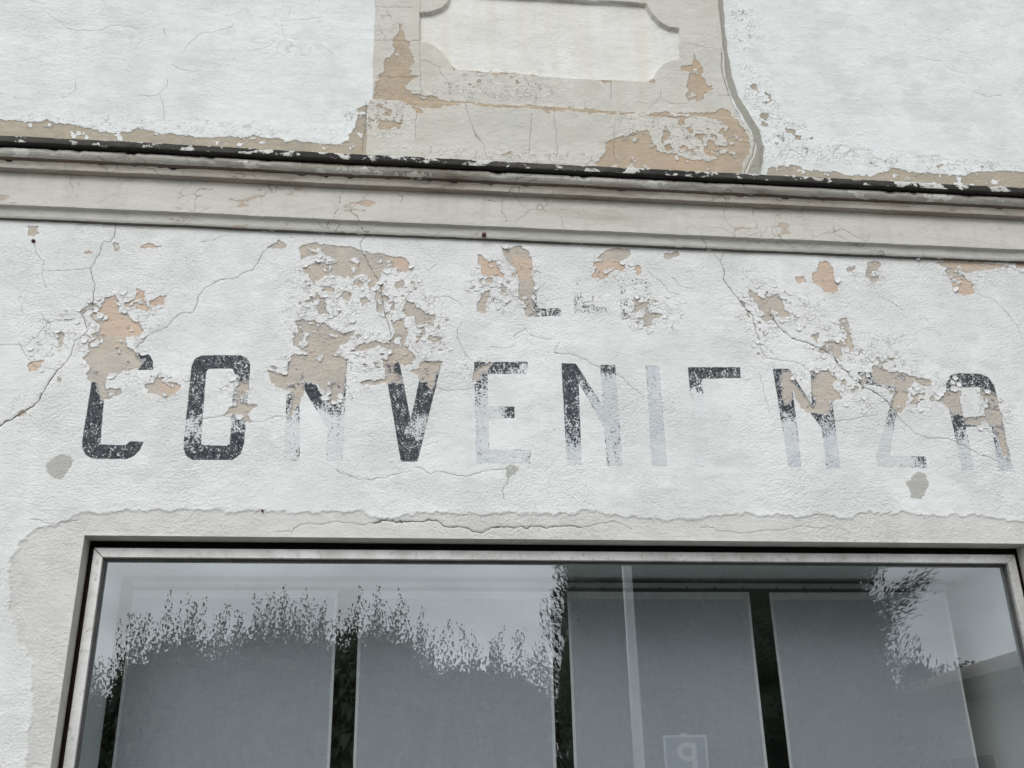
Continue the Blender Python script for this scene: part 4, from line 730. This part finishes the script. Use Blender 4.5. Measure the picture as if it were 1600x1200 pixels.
uw = link('upper_wall', sub_mesh('upper_wall', V, grid_faces(nz, nx, fpo <= 0), A), M_upper, building); uw['label'] = 'smooth white upper floor wall with hairline cracks'
fm = (fpo > 0) & (ffo <= 0) & (fpz <= 0)
pfr = link('panel_frame', sub_mesh('panel_frame', V, grid_faces(nz, nx, fm), A), M_panel, building); pfr['label'] = 'raised cream plaster frame with scalloped corners, tan where paint is lost'
link('panel_field', sub_mesh('panel_field', V, grid_faces(nz, nx, (ffo > 0) & (fpo > 0)), A), M_field, pfr)
link('panel_plinth', sub_mesh('panel_plinth', V, grid_faces(nz, nx, (fpo > 0) & (fpz > 0) & (ffo <= 0)), A), M_panel, pfr)
# the rest of the building, out of the frame: side walls, roof with eaves
mb = MB(); mb.box(-6.5, -6.3, .02, 4.8, 0, 7.6); mb.build('side_wall', M_reveal, building)
mb = MB(); mb.box(7.3, 7.5, .02, 4.8, 0, 7.6); mb.build('side_wall', M_reveal, building)
mb = MB(); mb.box(-6.3, 7.3, 4.62, 4.8, 2.5, 7.6); mb.build('back_wall', M_reveal, building)  # unseen back wall stops high to keep the added rear opening clear
M_tile = simple('terracotta_tiles', (.30, .14, .085), (.20, .10, .07), 9, .8, .01, 30)
mb = MB(); mb.prism([(-6.9, -.45, 7.6), (-6.9, 2.3, 8.8), (-6.9, 5.2, 7.6)], (0, 0, 0), (14.8, 0, 0)); mb.build('roof', M_tile, building)

# ------------------------------------------------------------------ blinds hanging behind the glass
t = NT('grey_linen')
wv = t.math('ADD', t.math('MULTIPLY', t.noise(60, 3, .6, (12, 1, .35)), .5), t.math('MULTIPLY', t.noise(60, 3, .6, (.35, 1, 12), 5.0), .5))
c = t.mix(t.mapr(wv, .38, .62), (.52, .54, .58), (.68, .70, .735))
c = t.mix(t.math('MULTIPLY', t.mapr(t.noise(2.5, 4), .4, .7), .2), c, (.50, .50, .53))
df = t.n('ShaderNodeBsdfDiffuse'); t.put(df.inputs[0], c); tl = t.n('ShaderNodeBsdfTranslucent'); t.put(tl.inputs[0], c)
mx = t.n('ShaderNodeMixShader'); mx.inputs[0].default_value = .2; t.put(mx.inputs[1], df.outputs[0]); t.put(mx.inputs[2], tl.outputs[0]); t.t.links.new(mx.outputs[0], t.out.inputs[0]); M_linen = t.m
M_hem = simple('pale_hem', (.76, .77, .77), (.70, .71, .71), 20, .85)
M_track = simple('grey_track_metal', (.50, .52, .52), (.42, .44, .44), 5, .5, 0, 60, .3)
M_hook = simple('dark_hook_metal', (.06, .06, .06), (.12, .12, .12), 40, .5, 0, 60, .5)
BY = .50
trk = empty('curtain_track', (0, BY, 2.6)); tag(trk, 'long thin grey curtain track under the niche ceiling behind the glass', 'curtain track')
mb = MB(); mb.box(BLIND_X[0][0] + .01, BLIND_X[3][1] - .01, BY - .014, BY + .014, 2.592, 2.612, .002); mb.build('track_bar', M_track, trk)
mb = MB(); mb.box(BLIND_X[3][1] - .0095, BLIND_X[3][1] - .002, BY - .017, BY + .017, 2.588, 2.616, .002); mb.build('end_cap', M_track, trk)
mb = MB(); mb.box(BLIND_X[0][0] - .002, BLIND_X[0][0] + .0095, BY - .017, BY + .017, 2.588, 2.616, .002); mb.build('end_cap', M_track, trk)
blab = ['leftmost grey linen blind panel behind the glass', 'second linen blind panel from the left, below letters V and E', 'linen blind panel behind the pale lamp post reflection', 'rightmost grey linen blind panel, under a reflected conifer']
for bi, (bx0, bx1) in enumerate(BLIND_X):
    zt = 2.572; zb = .95; nu, nv = 60, 60
    bl = empty('blind_panel', (bx0, BY, zt)); tag(bl, blab[bi], 'blind', 'linen blind panels behind the shop window')
    U, Vv = np.meshgrid(np.linspace(0, 1, nu), np.linspace(0, 1, nv))
    hemw = .011
    GX = bx0 + hemw + (bx1 - bx0 - 2 * hemw) * U; GZ = zt - .028 - (zt - .028 - zb) * Vv
    wavef = lambda gx, gz: .005 * np.sin((gx - bx0) * 5 + bi * 2 + gz * .6) + fbm(gx, gz * .08, 14, 2, 230 + bi) * .005 * np.clip((zt - gz) / .4, 0, 1) + fbm(gx, gz * .3, 2.5, 2, 200 + bi) * .010 * np.clip((zt - gz) / .25, 0, 1)
    Vb = np.stack([GX, BY + wavef(GX, GZ), GZ], -1).reshape(-1, 3)
    link('fabric', np_mesh('fabric', Vb, grid_faces(nv, nu, np.ones((nv - 1, nu - 1), bool))), M_linen, bl)
    # top pocket and the two side hems: folded double, thicker than the cloth
    def strip(name, gx0, gx1, gz0, gz1, n1, n2):
        out_v, out_f = [], []
        A_, B_ = np.meshgrid(np.linspace(gx0, gx1, n1), np.linspace(gz1, gz0, n2)); W_ = wavef(A_, B_)
        Vf = np.stack([A_, BY + W_ - .0035, B_], -1).reshape(-1, 3); Vk = np.stack([A_, BY + W_ + .0015, B_], -1).reshape(-1, 3)
        F0 = grid_faces(n2, n1, np.ones((n2 - 1, n1 - 1), bool)); F1 = F0[:, ::-1] + n1 * n2
        idx = np.arange(n1 * n2).reshape(n2, n1); ring = np.concatenate([idx[0, :-1], idx[:-1, -1], idx[-1, :0:-1], idx[:0:-1, 0]]); nx_ = np.roll(ring, -1)
        F2 = np.stack([nx_, ring, ring + n1 * n2, nx_ + n1 * n2], -1)
        link(name, np_mesh(name, np.concatenate([Vf, Vk]), np.concatenate([F0, F1, F2]), None, False), M_hem, bl)
    strip('top_hem', bx0, bx1, zt - .034, zt, 30, 2); strip('side_hem', bx0, bx0 + hemw + .002, zb, zt - .035, 2, 40); strip('side_hem', bx1 - hemw - .002, bx1, zb, zt - .035, 2, 40)
    n = 7
    for k in range(n):
        hx = bx0 + .035 + (bx1 - bx0 - .07) * k / (n - 1)
        m = MB(); m.tube([(hx, BY - .016, 2.596), (hx, BY - .017, 2.588), (hx + .002, BY - .018, 2.580), (hx + .007, BY - .018, 2.577), (hx + .011, BY - .018, 2.582)], [.0022] * 5, 6); m.build('hook', M_hook, bl)

# ------------------------------------------------------------------ street
M_ground = simple('dry_earth_and_grass', (.09, .10, .05), (.14, .12, .08), 1.5, .95)
M_asph = simple('asphalt', (.11, .11, .11), (.085, .085, .085), 8, .9, .004, 120)
M_pave = simple('concrete_pavement', (.46, .45, .43), (.39, .38, .365), 3, .9, .002, 80)
M_kerb = simple('granite_kerb', (.40, .39, .38), (.32, .31, .30), 25, .8)
mb = MB(); mb.box(-200, 200, -300, 120, -.5, -.13); tag(mb.build('ground', M_ground), kind='structure')
mb = MB(); mb.box(-120, 120, -5.4, -1.75, -.126, -.12); tag(mb.build('road', M_asph), kind='structure')
mb = MB(); mb.box(-120, 120, -1.6, -.001, -.128, -.004); tag(mb.build('pavement', M_pave), kind='structure')
mb = MB(); mb.box(-120, 120, -1.75, -1.602, -.128, .0, .01); tag(mb.build('kerb', M_kerb), kind='structure')
mb = MB(); mb.box(-120, 120, -6.6, -5.552, -.128, -.004); tag(mb.build('pavement', M_pave), kind='structure')
mb = MB(); mb.box(-120, 120, -5.55, -5.4, -.128, .0, .01); tag(mb.build('kerb', M_kerb), kind='structure')

# ---- foliage
def leaf_mat(name, c1, c2, tr=.25):
    t = NT(name); c = t.mix(t.mapr(t.noise(4, 4, .6), .35, .65), c1, c2)
    df = t.n('ShaderNodeBsdfPrincipled'); t.put(df.inputs['Base Color'], c); df.inputs['Roughness'].default_value = .5; tl = t.n('ShaderNodeBsdfTranslucent'); t.put(tl.inputs[0], c)
    mx = t.n('ShaderNodeMixShader'); mx.inputs[0].default_value = tr; t.put(mx.inputs[1], df.outputs[0]); t.put(mx.inputs[2], tl.outputs[0]); t.t.links.new(mx.outputs[0], t.out.inputs[0]); return t.m
M_leaf = leaf_mat('broad_leaf', (.075, .105, .05), (.105, .13, .075)); M_needle = leaf_mat('dark_needles', (.05, .075, .045), (.075, .10, .06), .15); M_leaf2 = leaf_mat('pale_leaf', (.06, .085, .035), (.085, .11, .05))
M_bark = simple('bark', (.10, .08, .06), (.06, .05, .04), 12, .95, .01, 30)

def leaves(P, dirs, L, W, droop):
    """folded drooping leaves: base, two shoulders, tip. P (n,3) dirs (n,3)"""
    n = len(P); d = dirs / np.linalg.norm(dirs, axis=1)[:, None]
    upv = np.tile([0, 0, 1.], (n, 1)); s = np.cross(d, upv); ln = np.linalg.norm(s, axis=1)[:, None]; s = np.where(ln > 1e-3, s / np.maximum(ln, 1e-6), [1, 0, 0])
    L = L[:, None]; W = W[:, None]; droop = droop[:, None]
    mid = P + d * L * .5; tip = P + d * L * (1 - .35 * droop) - upv * L * .55 * droop
    V = np.stack([P, mid - s * W / 2 - upv * W * .1, mid + s * W / 2 - upv * W * .1, tip], 1).reshape(-1, 3)
    b = np.arange(n)[:, None] * 4
    return V, np.concatenate([b + [0, 2, 1], b + [1, 2, 3]])

def core(x, yy, z0, z1, rx, ry, prof, seed, nz=34, na=28):
    """lumpy inner mass of a crown, hidden behind its leaves"""
    f = np.linspace(0, 1, nz); a = np.linspace(0, 2 * np.pi, na, endpoint=False); A_, F_ = np.meshgrid(a, f)
    lump = 1 + .30 * fbm(A_ * 1.6 + seed, F_ * 9, 1.0, 3, 400) + .10 * np.sin(A_ * 5 + F_ * 31)
    lump[:, -1] = (lump[:, 0] + lump[:, -2]) / 2
    r_ = prof(F_) * lump
    V = np.stack([x + np.cos(A_) * rx * r_, yy + np.sin(A_) * ry * r_, z0 + (z1 - z0) * F_], -1).reshape(-1, 3)
    i_ = np.arange(nz * na).reshape(nz, na); j_ = np.roll(i_, -1, 1)
    return V, np.concatenate([np.stack([i_[:-1], j_[:-1], j_[1:]], -1).reshape(-1, 3), np.stack([i_[:-1], j_[1:], i_[1:]], -1).reshape(-1, 3)])
def joined(parts):
    off = 0; Vs, Fs = [], []
    for V, F in parts: Vs.append(V); Fs.append(F + off); off += len(V)
    return np.concatenate(Vs), np.concatenate(Fs)

def shrub(x, yy, rx, ztop, label, seed, n_bulk=9000, n_shoot=85, zbase=.3):
    g = np.random.default_rng(seed); root = empty('tall_shrub', (x, yy, -.12)); tag(root, label, 'shrub', 'leafy shrubs across the street')
    m = MB()
    for k in range(5):
        a = g.uniform(0, 6.28); m.tube([(x + .1 * math.cos(a), yy + .1 * math.sin(a), -.13), (x + .25 * rx * math.cos(a), yy + .25 * rx * math.sin(a), ztop * .4), (x + .6 * rx * math.cos(a), yy + .3 * math.sin(a), ztop * .8)], [.05, .04, .012], 6)
    m.build('trunk', M_bark, root)
    q = g.normal(size=(n_bulk, 3)); q /= np.linalg.norm(q, axis=1)[:, None]; rad = g.uniform(.35, 1, n_bulk) ** .5
    zc = (ztop - .35 + zbase) / 2; rz = (ztop - .35 - zbase) / 2
    P = np.stack([x + q[:, 0] * rx * rad, yy + q[:, 1] * .75 * rad, zc + np.sign(q[:, 2]) * np.abs(q[:, 2]) ** .45 * rz * rad], -1)
    dr = q + g.normal(size=q.shape) * .6; Ls = np.where(rad < .85, g.uniform(.20, .34, n_bulk), g.uniform(.07, .12, n_bulk)); Pl, Dl, LL, DR = [P], [dr], [Ls], [g.uniform(.4, 1.2, n_bulk)]
    for k in range(n_shoot):
        sx = x + g.uniform(-1, 1) * rx; e = max(0, 1 - ((sx - x) / rx) ** 2); sy = yy + g.uniform(-.5, .5)
        z0 = zc + rz * (e ** .22) * .75; z1 = zc + rz * e ** .22 + g.uniform(-.05, .42); lean = g.normal(size=2) * .12
        nn = int((z1 - z0) / .022) + 2; tt = np.linspace(0, 1, nn); ang = np.arange(nn) * 2.4 + g.uniform(0, 6)
        Ps = np.stack([sx + lean[0] * tt, sy + lean[1] * tt, z0 + (z1 - z0) * tt], -1)
        Pl.append(Ps); Dl.append(np.stack([np.cos(ang), np.sin(ang), .5 + 0 * ang], -1)); LL.append(g.uniform(.07, .12, nn) * (1 - .45 * tt)); DR.append(g.uniform(.9, 1.5, nn))
    P = np.concatenate(Pl); dr = np.concatenate(Dl); Ls = np.concatenate(LL); V, F = leaves(P, dr, Ls, Ls * .36, np.concatenate(DR))
    V, F = joined([(V, F), core(x, yy, zbase - .2, ztop - .55, rx * .95, .6, lambda f: np.clip(1 - f ** 5, 0, 1) ** .5, seed)])
    link('crown', np_mesh('crown', V, F, None, False), M_leaf, root)
for k, a in enumerate(SHRUBS): shrub(*a, seed=300 + k)

def conifer(x, yy, H, rbase, label, seed, n_b=150, low=1.2, rise=.35, name='conifer_tree', power=1.0, nsp=60, lf=.24, nrep=5):
    g = np.random.default_rng(seed); root = empty(name, (x, yy, -.12)); tag(root, label, 'tree')
    m = MB(); m.tube([(x, yy, -.13), (x + .05, yy, H * .5), (x, yy, H)], [.03 * H, .017 * H, .02], 8); m.build('trunk', M_bark, root)
    Vs, Fs, off = [], [], 0; mb2 = MB()
    for k in range(n_b):
        f = (k + g.uniform(0, 1)) / n_b; z0 = low + (H - low) * f; a = k * 2.399 + g.uniform(-.3, .3)
        L = rbase * (1 - f) ** power * g.uniform(.65, 1.12) + .25
        d = np.array([math.cos(a), math.sin(a)])
        tt = np.linspace(.05, 1, nsp) ** .62; sag = -.22 * L * tt + rise * L * tt ** 2.2
        C = np.stack([x + d[0] * L * tt, yy + d[1] * L * tt, z0 + sag], -1)
        if k % 3 == 0: mb2.tube([C[0], C[nsp // 2], C[-1]], [.03, .018, .005], 4)
        wid = .42 * L * np.clip(1.2 - tt, .10, 1) * .55 + .06
        for rep in range(nrep):
            side = g.uniform(-1, 1, nsp) * wid; perp = np.array([-d[1], d[0], 0])
            P = C + perp * side[:, None] + g.normal(size=(nsp, 3)) * [.07, .07, .10]
            dirs = np.stack([d[0] + perp[0] * side / np.maximum(wid, .05) * .9, d[1] + perp[1] * side / np.maximum(wid, .05) * .9, rise * 1.3 * tt + g.normal(size=nsp) * .35 - .1], -1)
            Ls = g.uniform(.7, 1.3, nsp) * lf * (2.1 - 1.45 * tt); V, F = leaves(P, dirs, Ls, Ls * .36, g.uniform(-.3, .4, nsp)); Vs.append(V); Fs.append(F + off); off += len(V)
    mb2.build('branches', M_bark, root)
    V, F = joined([(np.concatenate(Vs), np.concatenate(Fs)), core(x, yy, low * .5, H * .97, rbase * .58, rbase * .58, lambda f: (1 - f) ** power * np.minimum(1, f * 8 + .3), seed)])
    link('crown', np_mesh('crown', V, F, None, False), M_needle, root)
def column_tree(x, yy, H, rad, label, seed, n=20000, lf=.10, name='cypress_tree'):
    g = np.random.default_rng(seed); root = empty(name, (x, yy, -.12)); tag(root, label, 'tree')
    m = MB(); m.tube([(x, yy, -.13), (x, yy, H * .5), (x, yy, H * .93)], [.16, .09, .02], 8); m.build('trunk', M_bark, root)
    f = g.uniform(0.02, 1, n); a = g.uniform(0, 6.2832, n); lump = 1 + .22 * np.sin(a * 3 + f * 23) + .16 * np.sin(a * 7 - f * 41)
    rr_ = rad * np.minimum(1, f * 6) ** .5 * (1 - f) ** .55 * 1.15 * lump * g.uniform(.15, 1, n) ** .45
    P = np.stack([x + np.cos(a) * rr_, yy + np.sin(a) * rr_, .2 + f * (H - .2)], -1)
    Ls = g.uniform(.6, 1.4, n) * lf * np.where(rr_ < rad * .55 * (1 - f) ** .55, 2.8, 1.0); d = np.stack([np.cos(a) * .55, np.sin(a) * .55, np.full(n, 1.0)], -1) + g.normal(size=(n, 3)) * .25
    V, F = leaves(P, d, Ls, Ls * .4, g.uniform(-.2, .3, n)); V, F = joined([(V, F), core(x, yy, .3, H * .96, rad * .85, rad * .85, lambda f: (1 - f) ** .55 * np.minimum(1, f * 6) ** .5, seed)]); link('crown', np_mesh('crown', V, F, None, False), M_needle, root)
column_tree(*CYPRESS)
column_tree(*EVERGREEN, n=22000, lf=.12, name='evergreen_tree')
for a in CONIFERS: conifer(*a[0], **a[1])

def tree(x, yy, H, rx, rz, label, seed, n=5000, lf=.22):
    g = np.random.default_rng(seed); root = empty('broadleaf_tree', (x, yy, -.12)); tag(root, label, 'tree', 'broadleaf trees behind the house')
    m = MB(); m.tube([(x, yy, -.13), (x + .1, yy, H * .45), (x, yy, H * .8)], [.2, .14, .05], 8)
    lob = [(x + g.uniform(-.6, .6) * rx, yy + g.uniform(-.6, .6) * rx, H - rz + g.uniform(-.6, .6) * rz, g.uniform(.35, .6)) for _ in range(14)]
    for l in lob[:7]: m.tube([(x + .1, yy, H * .45), (l[0], l[1], l[2])], [.07, .02], 5)
    m.build('trunk', M_bark, root)
    Ps = []
    for (lx, ly, lz, s) in lob:
        q = g.normal(size=(n // 14, 3)); q /= np.linalg.norm(q, axis=1)[:, None]; q *= g.uniform(.3, 1, len(q))[:, None] ** .6; Ps.append(np.array([lx, ly, lz]) + q * [rx * s, rx * s, rz * s])
    P = np.concatenate(Ps); Ls = g.uniform(.6, 1.3, len(P)) * lf; V, F = leaves(P, g.normal(size=P.shape), Ls, Ls * .6, g.uniform(0, .8, len(P)))
    link('crown', np_mesh('crown', V, F, None, False), M_leaf2, root)
for a in TREES: tree(*a)

# ---- house across the street, seen in the right end of the glass
M_hw = simple('pale_house_render', (.76, .74, .69), (.70, .68, .63), 2, .9, .002, 40); M_hwood = simple('brown_eaves_wood', (.12, .085, .06), (.08, .06, .045), 8, .8); M_dark = simple('dark_window_glass', (.03, .035, .04), (.05, .055, .06), 3, .15)
HX, HY0, HY1, HZ = 8.95, -19.0, -9.1, 3.15
house = empty('low_house', (HX, HY1, -.12)); tag(house, 'low pale house with deep brown eaves reflected in the right end of the glass', 'house')
mb = MB(); mb.box(HX, HX + 8, HY0, HY1, -.13, HZ); mb.build('wall', M_hw, house)
mb = MB(); e = .75; xm = HX + 4
vs = [(HX - e, HY0 - e, HZ), (HX + 8 + e, HY0 - e, HZ), (HX + 8 + e, HY1 + e, HZ), (HX - e, HY1 + e, HZ)]
A_ = [mb.bm.verts.new(q) for q in vs]; B_ = [mb.bm.verts.new((q[0], q[1], q[2] + .16)) for q in vs]; r0 = mb.bm.verts.new((xm, HY0 + 4, HZ + 1.5)); r1 = mb.bm.verts.new((xm, HY1 - 4, HZ + 1.5))
mb.bm.faces.new(A_)
for k in range(4): mb.bm.faces.new((A_[k], A_[(k + 1) % 4], B_[(k + 1) % 4], B_[k]))
mb.bm.faces.new((B_[0], B_[1], r0)); mb.bm.faces.new((B_[1], B_[2], r1, r0)); mb.bm.faces.new((B_[2], B_[3], r1)); mb.bm.faces.new((B_[3], B_[0], r0, r1))
rf = mb.build('roof', simple('old_brown_tiles', (.20, .16, .14), (.15, .125, .11), 9, .8, .01, 30), house)
mb = MB(); mb.box(HX - e - .03, HX - e - .002, HY0 - e, HY1 + e, HZ - .02, HZ + .17); mb.box(HX - e, HX + 8 + e, HY1 + e + .002, HY1 + e + .03, HZ - .02, HZ + .17); mb.build('fascia_board', M_hwood, rf)
for k, yy in enumerate((-17, -14.2, -11.4)):
    m = MB(); m.box(HX - .03, HX + .02, yy - .6, yy + .6, .95, 2.35); w_ = m.build('window', M_hwood, house); m = MB(); m.box(HX - .04, HX - .031, yy - .52, yy - .03, 1.03, 2.27); m.box(HX - .04, HX - .031, yy + .03, yy + .52, 1.03, 2.27); m.build('pane', M_dark, w_)
m = MB(); m.box(HX + 2, HX + 3, HY1 - .02, HY1 + .03, -.12, 2.1); m.build('door', M_hwood, house)

# ---- lamp post and parking sign on the far pavement
M_post = simple('pale_painted_steel', (.55, .56, .55), (.48, .49, .48), 6, .5, 0, 60, .3)
lp = empty('street_lamp', (2.45, -6.0, 0)); tag(lp, 'pale steel street lamp post across the road, reflected as a light stripe', 'street lamp')
mb = MB(); mb.tube([(2.45, -6, -.01), (2.45, -6, .9), (2.45, -6, .95), (2.45, -6, 6.8)], [.085, .085, .056, .046], 14); mb.build('post', M_post, lp, True)
mb = MB(); mb.tube([(2.45, -6, 6.75), (2.45, -5.85, 7.05), (2.45, -5.3, 7.2), (2.45, -4.9, 7.22)], [.032, .03, .028, .026], 10); mb.build('arm', M_post, lp, True)
mb = MB(); mb.box(2.33, 2.57, -5.0, -4.4, 7.17, 7.29, .03); hd = mb.build('lamp_head', M_post, lp); mb = MB(); mb.box(2.36, 2.54, -4.93, -4.47, 7.155, 7.169); mb.build('lens', M_dark, hd)
ps = empty('parking_sign', (2.92, -6.0, 0)); tag(ps, 'square blue parking sign with a white letter P, reflected low in the glass', 'sign')
mb = MB(); mb.tube([(2.92, -6.02, -.01), (2.92, -6.02, 2.36)], [.03, .03], 10); mb.build('post', M_post, ps, True)
M_blue = simple('faded_blue_sign_sheet', (.22, .27, .35), (.24, .29, .36), 4, .4); M_wh = simple('white_sign_sheet', (.78, .79, .79), (.7, .71, .71), 6, .4)
mb = MB(); mb.box(2.70, 3.14, -5.989, -5.985, 1.90, 2.34); pl_ = mb.build('plate', M_wh, ps)
mb = MB(); mb.box(2.72, 3.12, -5.9848, -5.983, 1.92, 2.32); mb.build('blue_field', M_blue, pl_)
mb = MB(); Y0, Y1 = -5.9828, -5.981       # the letter reads from the shop side, so its stem stands at +x
mb.box(2.975, 3.025, Y0, Y1, 1.97, 2.27)
arc = [(math.cos(q), math.sin(q)) for q in np.linspace(math.pi / 2, 3 * math.pi / 2, 15)]
bowl = [(2.9745, 2.27)] + [(2.925 + .095 * c, 2.185 + .085 * s) for c, s in arc] + [(2.9745, 2.10), (2.9745, 2.145)] + [(2.925 + .048 * c, 2.185 + .040 * s) for c, s in arc[::-1]] + [(2.9745, 2.225)]
mb.prism([(a, 0, b) for a, b in bowl], (0, Y0, 0), (0, Y1, 0)); mb.build('letter_p', M_wh, pl_)
